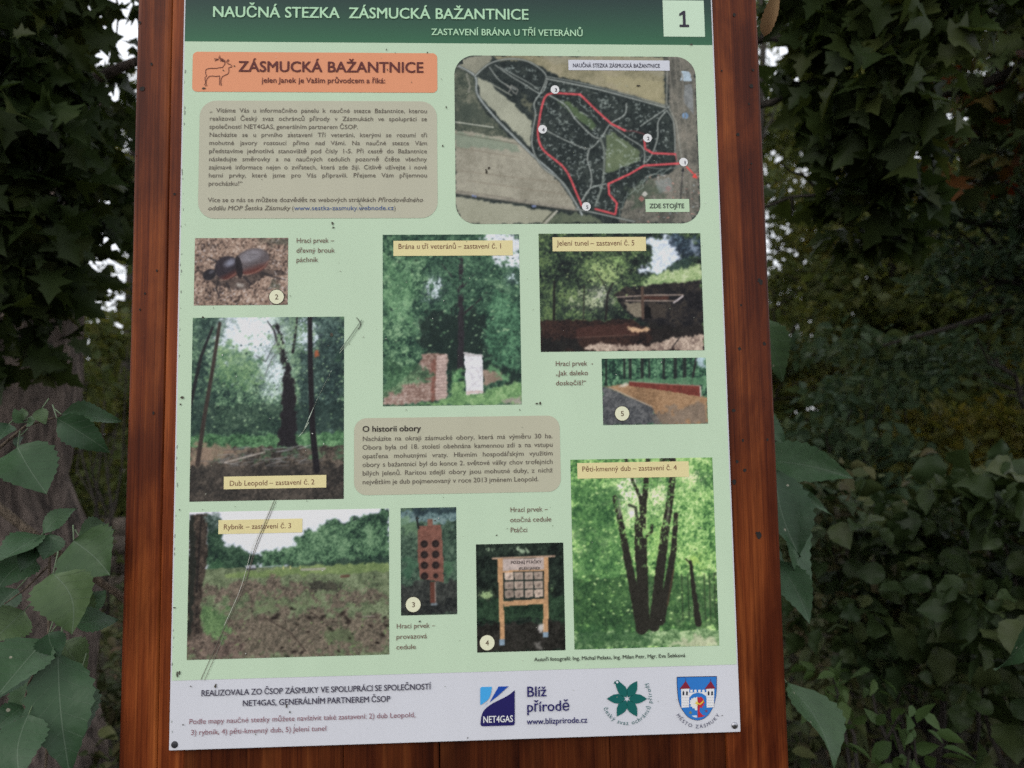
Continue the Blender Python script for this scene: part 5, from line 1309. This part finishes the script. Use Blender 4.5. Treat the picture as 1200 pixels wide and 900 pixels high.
# paths, pale with a dark rim
GR = (150, 156, 150)
def path(pts, w=5, c=GR, n=6, k=.85):
    q = smooth(pts, n); p.put(p.seg(q, w + 5), (44, 50, 48), .6); p.put(p.seg(q, w), c, k)
path([(60, 80), (140, 130), (150, 210), (215, 300), (290, 380), (390, 480), (480, 560), (530, 620), (580, 700), (600, 740)], 9, (152, 160, 158))
path([(140, 130), (210, 72), (300, 52), (380, 65), (440, 105), (455, 140), (430, 200), (400, 250), (405, 300), (390, 380), (390, 450), (430, 530), (520, 600), (580, 700)], 6)
path([(455, 140), (560, 160), (700, 190), (850, 230), (980, 265), (1000, 262)], 7); path([(455, 130), (640, 165), (850, 220), (985, 258)], 4)
path([(230, 80), (300, 130), (350, 160), (430, 205), (460, 150)], 5); path([(250, 90), (380, 160), (420, 190)], 4); path([(205, 90), (250, 150), (320, 190)], 5)
path([(470, 215), (540, 260), (590, 330), (680, 405), (735, 340), (800, 300), (810, 250)], 6); path([(450, 370), (560, 425), (640, 450), (690, 405)], 5); path([(640, 450), (630, 500), (645, 560), (640, 620), (600, 680)], 6); path([(690, 405), (705, 460), (700, 560), (690, 620), (660, 700)], 10, (116, 124, 116))
path([(710, 605), (640, 625), (600, 680)], 5); path([(735, 345), (810, 400), (880, 450), (880, 520)], 5); path([(990, 270), (870, 350)], 5); path([(990, 280), (950, 330), (945, 400), (920, 470), (890, 510)], 6); path([(990, 280), (1020, 340), (1020, 480)], 5); path([(880, 530), (980, 540), (1045, 525)], 3, GR, 4, .7)
path([(575, 715), (650, 730), (760, 755), (830, 770)], 6)
p.put(p.seg([(275, 165), (320, 210), (330, 190), (300, 170), (290, 200)], 5, fuzz=6), (140, 138, 130), .8); p.put(p.seg([(205, 160), (300, 215)], 6), (150, 152, 138), .8); p.put(p.seg([(105, 120), (120, 180), (110, 200)], 9, fuzz=10), (140, 138, 126), .6)
# contour squiggles
inside = p.poly([(240, 85), (380, 80), (450, 140), (640, 180), (980, 280), (1010, 480), (870, 540), (770, 720), (700, 720), (600, 690), (540, 600), (400, 460), (410, 300), (390, 200)])
ok = np.argwhere(inside > .5)
for i in range(420):
    y, x = ok[p.r.integers(len(ok))]; x, y = p.X[y, x], p.Y[y, x]; a0 = p.r.uniform(0, 6.28); sp = p.r.uniform(1, 4.2); rr = p.r.uniform(2.5, 9)
    ang = np.linspace(a0, a0 + sp, 6); m = p.seg(np.column_stack([x + rr * np.cos(ang), y + rr * np.sin(ang) * .8]), 2.6); p.put(m, (158, 168, 162), .85)
for pts in ([(440, 240), (470, 290), (520, 300), (500, 320), (560, 340)], [(830, 600), (850, 640), (900, 570), (960, 560), (1000, 530)], [(760, 750), (800, 660), (850, 620), (880, 580), (960, 545)], [(590, 240), (620, 260), (660, 300), (690, 330)], [(700, 250), (720, 240), (735, 260), (710, 270)], [(760, 580), (780, 530), (850, 505)]):
    q = np.array(smooth(pts, 8)); q = q + p.r.normal(size=q.shape) * 4; p.put(p.seg(q, 3), (146, 158, 150), .75)
for i in range(24): 
    x, y = p.r.uniform(460, 830), p.r.uniform(140, 230); p.put(p.seg([(x, y), (x + 10, y + 3)], 2.5), (150, 156, 144), .5)
RED = (206, 74, 80)
for q in ([(1040, 515), (880, 525), (815, 562), (720, 605)], [(720, 605), (722, 650), (755, 690), (748, 735)], [(745, 738), (660, 715)], [(600, 700), (580, 650), (530, 540), (440, 460), (415, 400), (420, 330), (445, 230), (480, 205), (545, 207), (605, 210)], [(605, 210), (680, 285), (740, 340), (800, 370)], [(885, 410), (888, 450), (920, 470), (1020, 474)]):
    p.put(p.seg(smooth(q, 5) if len(q) > 5 else q, 9), RED, .97)
p.put(p.seg([(800, 372), (840, 372), (885, 385), (888, 410)], 4), (170, 70, 74), .6); p.put(p.seg([(1023, 474), (1025, 500)], 4), RED, .7)
p.put(p.seg([(1070, 530), (1112, 575)], 6), (220, 70, 66)); p.put(p.poly([(1116, 582), (1092, 576), (1108, 558)]), (224, 66, 60)); p.put(p.seg([(1037, 675), (1052, 545)], 3), (40, 40, 44)); p.put(p.poly([(1046, 552), (1054, 528), (1059, 552)]), (36, 36, 40))
mr = px_rect((533.3, 150), (816.5, 150), (533.3, 180), (819, 180)); m2 = px_rect((600, 65.3), (740, 66.7), (740, 262.3), (600, 262))
grid_print('printed_map', (mr[0], mr[1], m2[2], m2[3]), p.finish(3), 2, rad=.032, label='printed aerial map with a red trail and numbered stops')
box('map_title_field', [(666, 70.8), (784.5, 71), (784.5, 83), (666, 82.8)], 0, (190, 192, 200), 3)
t = Text('map_title'); t.line('NAUČNÁ STEZKA ZÁSMUCKÁ BAŽANTNICE', 671, 79.2, 773, 4.4, (72, 70, 84), .007); t.done()
box('map_note_field', [(756, 233.4), (807, 233.5), (808.3, 248.8), (756.5, 248.5)], 0, (170, 192, 162), 3)
t = Text('map_note'); t.line('ZDE STOJÍTE', 761, 244.2, 801.5, 5.2, (60, 64, 62), .01); t.done()

# numbered round badges
def disc(t, cx, cy, r, rgb, layer, n=28):
    x, z = at(cx, cy); k = r * .00128
    P = [(x + k * math.cos(i * 2 * math.pi / n), -LAY * layer, z + k * math.sin(i * 2 * math.pi / n)) for i in range(n)]
    t.put(P, [tuple(range(n))], ink(rgb))
for s, x, y in (('3', 650.3, 105.3), ('4', 635.8, 151.8), ('2', 758.6, 162), ('1', 800.8, 190.2), ('5', 687, 242.2)):
    t = Text('map_badge', 4); disc(t, x, y, 5.4, (206, 208, 214), 3.2); t.line(s, x - 1.1 + .6, y + 2.6, x + 1.7 + .6, 4.0, (70, 66, 80), .006); t.done()
for s, x, y in (('2', 324.3, 348), ('3', 484.3, 708.3), ('4', 570.9, 753), ('5', 728.9, 484.6)):
    t = Text('number_badge', 4); disc(t, x, y, 9.3, (62, 58, 50), 3); disc(t, x, y, 8.6, (212, 208, 178), 3.5); t.line(s, x - 1.9, y + 3, x + 2, 5.8, (98, 82, 66), .006); t.done()
# caption strips on the photographs
for s, rc, a, b, yb in (('Dub Leopold – zastavení č. 2', [(262.6, 558), (382.5, 557), (382.5, 571.4), (262.4, 573.2)], 268.9, 368.6, 569.3), ('Brána u tří veteránů – zastavení č. 1', [(461, 282.3), (600.6, 282), (601, 299.6), (461.2, 300)], 466.5, 587, 291.9), ('Jelení tunel – zastavení č. 5', [(647.2, 278.2), (756.6, 277.8), (757, 294), (647.6, 295)], 652.8, 743.2, 288.1),
                        ('Rybník – zastavení č. 3', [(256.2, 609), (354.6, 608), (354.5, 623.6), (256.2, 626)], 262, 341.2, 620.3), ('Pěti-kmenný dub – zastavení č. 4', [(676.4, 541.6), (806.8, 541.4), (807.2, 559), (676.5, 560.6)], 681.8, 792.9, 552.6)):
    box('caption_strip', rc, 0, (211, 195, 146), 3)
    t = Text('caption_text'); t.line(s, a, yb, b, 6.0, (112, 76, 60), 0); t.done()

# ------------------------------------------------------------------ dirt, scratches, screws
t = Text('scratches', 5)
def scr(path, w, rgb):
    v, f = ribbon(path, w, 5); t.put(v, f, ink(rgb))
scr([(424, 375), (408, 398), (399, 410)], .9, (120, 132, 118)); scr([(426, 376), (410, 400), (398, 414)], .7, (130, 142, 126)); scr([(388, 436), (372, 468), (356, 505), (350, 512)], .5, (178, 190, 174))
scr([(389, 434), (374, 464), (362, 490)], .35, (186, 196, 184)); scr([(362, 495), (354, 508)], .9, (150, 160, 144))
scr(smooth([(322, 586), (310, 615), (299, 642), (285, 690), (262, 738), (245, 776), (236, 796)]), .7, (96, 92, 82)); scr(smooth([(320, 587), (306, 620), (296, 642), (282, 690), (263, 733)]), .4, (190, 190, 180)); scr(smooth([(324, 587), (308, 625), (300, 645), (288, 686)]), .5, (84, 80, 72)); scr([(240, 797), (252, 770), (264, 742)], .6, (110, 108, 98))
scr(smooth([(418, 372), (423, 380), (420, 386)]), 1.0, (98, 104, 92)); scr(smooth([(424, 232), (421, 238), (425, 243), (423, 247)]), .7, (120, 120, 108))
t.done()['kind'] = 'stuff'
t = Text('dirt_specks', 5)
r = np.random.default_rng(17)
sp = [(239, 104, 2.0), (523, 126, 1.2), (519, 171, 1.3), (390, 262, 1.7), (391, 267, 1.3), (633, 473, 1.8), (629, 473, 1.2), (214, 466, 1.8), (212, 474, 1.2), (208, 790, 2.2), (211, 788, 1.6), (253, 804, 2.2), (336, 827, 1.6), (340, 834, 1.2), (810, 52.5, 1.8), (570, 201, 2.2), (573, 197, 1.8), (205, 712, 1.2),
      (453, 58.5, .9), (501, 62, 1.0), (517, 93, .8), (211, 597, .9), (238, 372, 1.4), (389, 392, 2.2), (492, 728, 1.3), (490, 607, .9), (582, 627, .9), (510, 610, 1.0), (514, 607, .7), (399, 318, .8), (609, 480, .8), (748, 101, 1.8), (846, 838, .9), (201, 847, 1.0), (215, 849, 1.0), (224, 804, .9), (300, 860, .8), (548, 872 - 8, .9), (262, 83, 1.1), (275, 78, 1.0), (454, 82, 1.2), (476, 480, .8)]
for k in range(150):
    u, v_ = r.random(2); sp.append((200 + u * 660 + 10 * (1 - v_), 60 + v_ * 800, r.uniform(.25, .75)))
for x, y, rr in sp:
    cx, cz = at(x, y)
    if abs(cx) > W / 2 - .004: continue
    n = 8; ang = np.linspace(0, 6.283, n, endpoint=False); q = rr * .00125 * r.uniform(.55, 1.25, n)
    st = r.uniform(.6, 1.5)
    g = (70, 66, 58) if rr > .8 else [(120, 130, 112), (150, 152, 140), (92, 92, 80), (196, 196, 190)][r.integers(4)]
    t.put([(cx + a * math.cos(b) * st, -LAY * 5, cz + a * math.sin(b) / st) for a, b in zip(q, ang)], [tuple(range(n))], ink(g, .8))
t.done()['kind'] = 'stuff'
# smudged grey rain marks along the left margin
t = Text('grime', 1.5)
for k in range(40):
    y = r.uniform(60, 870); cx, cz = at(200, y); cx = -W / 2 + .0024 + r.random() * .003
    n = 7; ang = np.linspace(0, 6.283, n, endpoint=False); q = r.uniform(.0004, .0016) * r.uniform(.6, 1.3, n)
    t.put([(max(cx + a * math.cos(b) * .7, -W / 2 + .001), -LAY * 1.5, cz + a * math.sin(b) * 2.2) for a, b in zip(q, ang)], [tuple(range(n))], ink((128, 136, 124), .8))
t.done()['kind'] = 'stuff'

M_STEEL = simple('screw_steel', (.42, .42, .45), .35, 1, .25, 900)
M_DARK = simple('screw_recess', (.03, .03, .035), .6)
def screw(px, py, dark=False):
    x, z = at(px, py); V, F = [], []
    prof = [(.0, -.0022), (.0022, -.0021), (.0042, -.0014), (.0050, -.0002), (.0050, .001)]; n = 20
    P = np.array([[(x + rr * math.cos(a), y, z + rr * math.sin(a)) for a in np.linspace(0, 6.28319, n, endpoint=False)] for rr, y in prof[1:]])
    V = P.reshape(-1, 3).tolist() + [(x, prof[0][1], z)]; m = len(prof) - 1; i = np.arange(m * n).reshape(m, n); j = np.roll(i, -1, 1)
    F = [tuple(q) for q in np.stack([i[:-1], i[1:], j[1:], j[:-1]], -1).reshape(-1, 4)] + [(m * n, int(i[0][k]), int(j[0][k])) for k in range(n)]
    me = bpy.data.meshes.new('screw'); me.from_pydata(V, [], F); me.update(); me.shade_smooth()
    o = link('screw', me, M_DARK if dark else M_STEEL, BOARD)
    for k in range(len(me.polygons)): pass
    q = .0017; me = bpy.data.meshes.new('drive')
    pts = [(math.cos(a) * (q if k % 2 == 0 else q * .45), math.sin(a) * (q if k % 2 == 0 else q * .45)) for k, a in enumerate(np.linspace(0, 6.28319, 8, endpoint=False))]
    me.from_pydata([(x + a, -.00245, z + b) for a, b in pts], [], [tuple(range(8))]); me.update(); link('screw_drive', me, M_DARK, o)
screw(204.6, 872.6, True); screw(860.8, 850.2)
screw(219, -22); screw(830, -30)
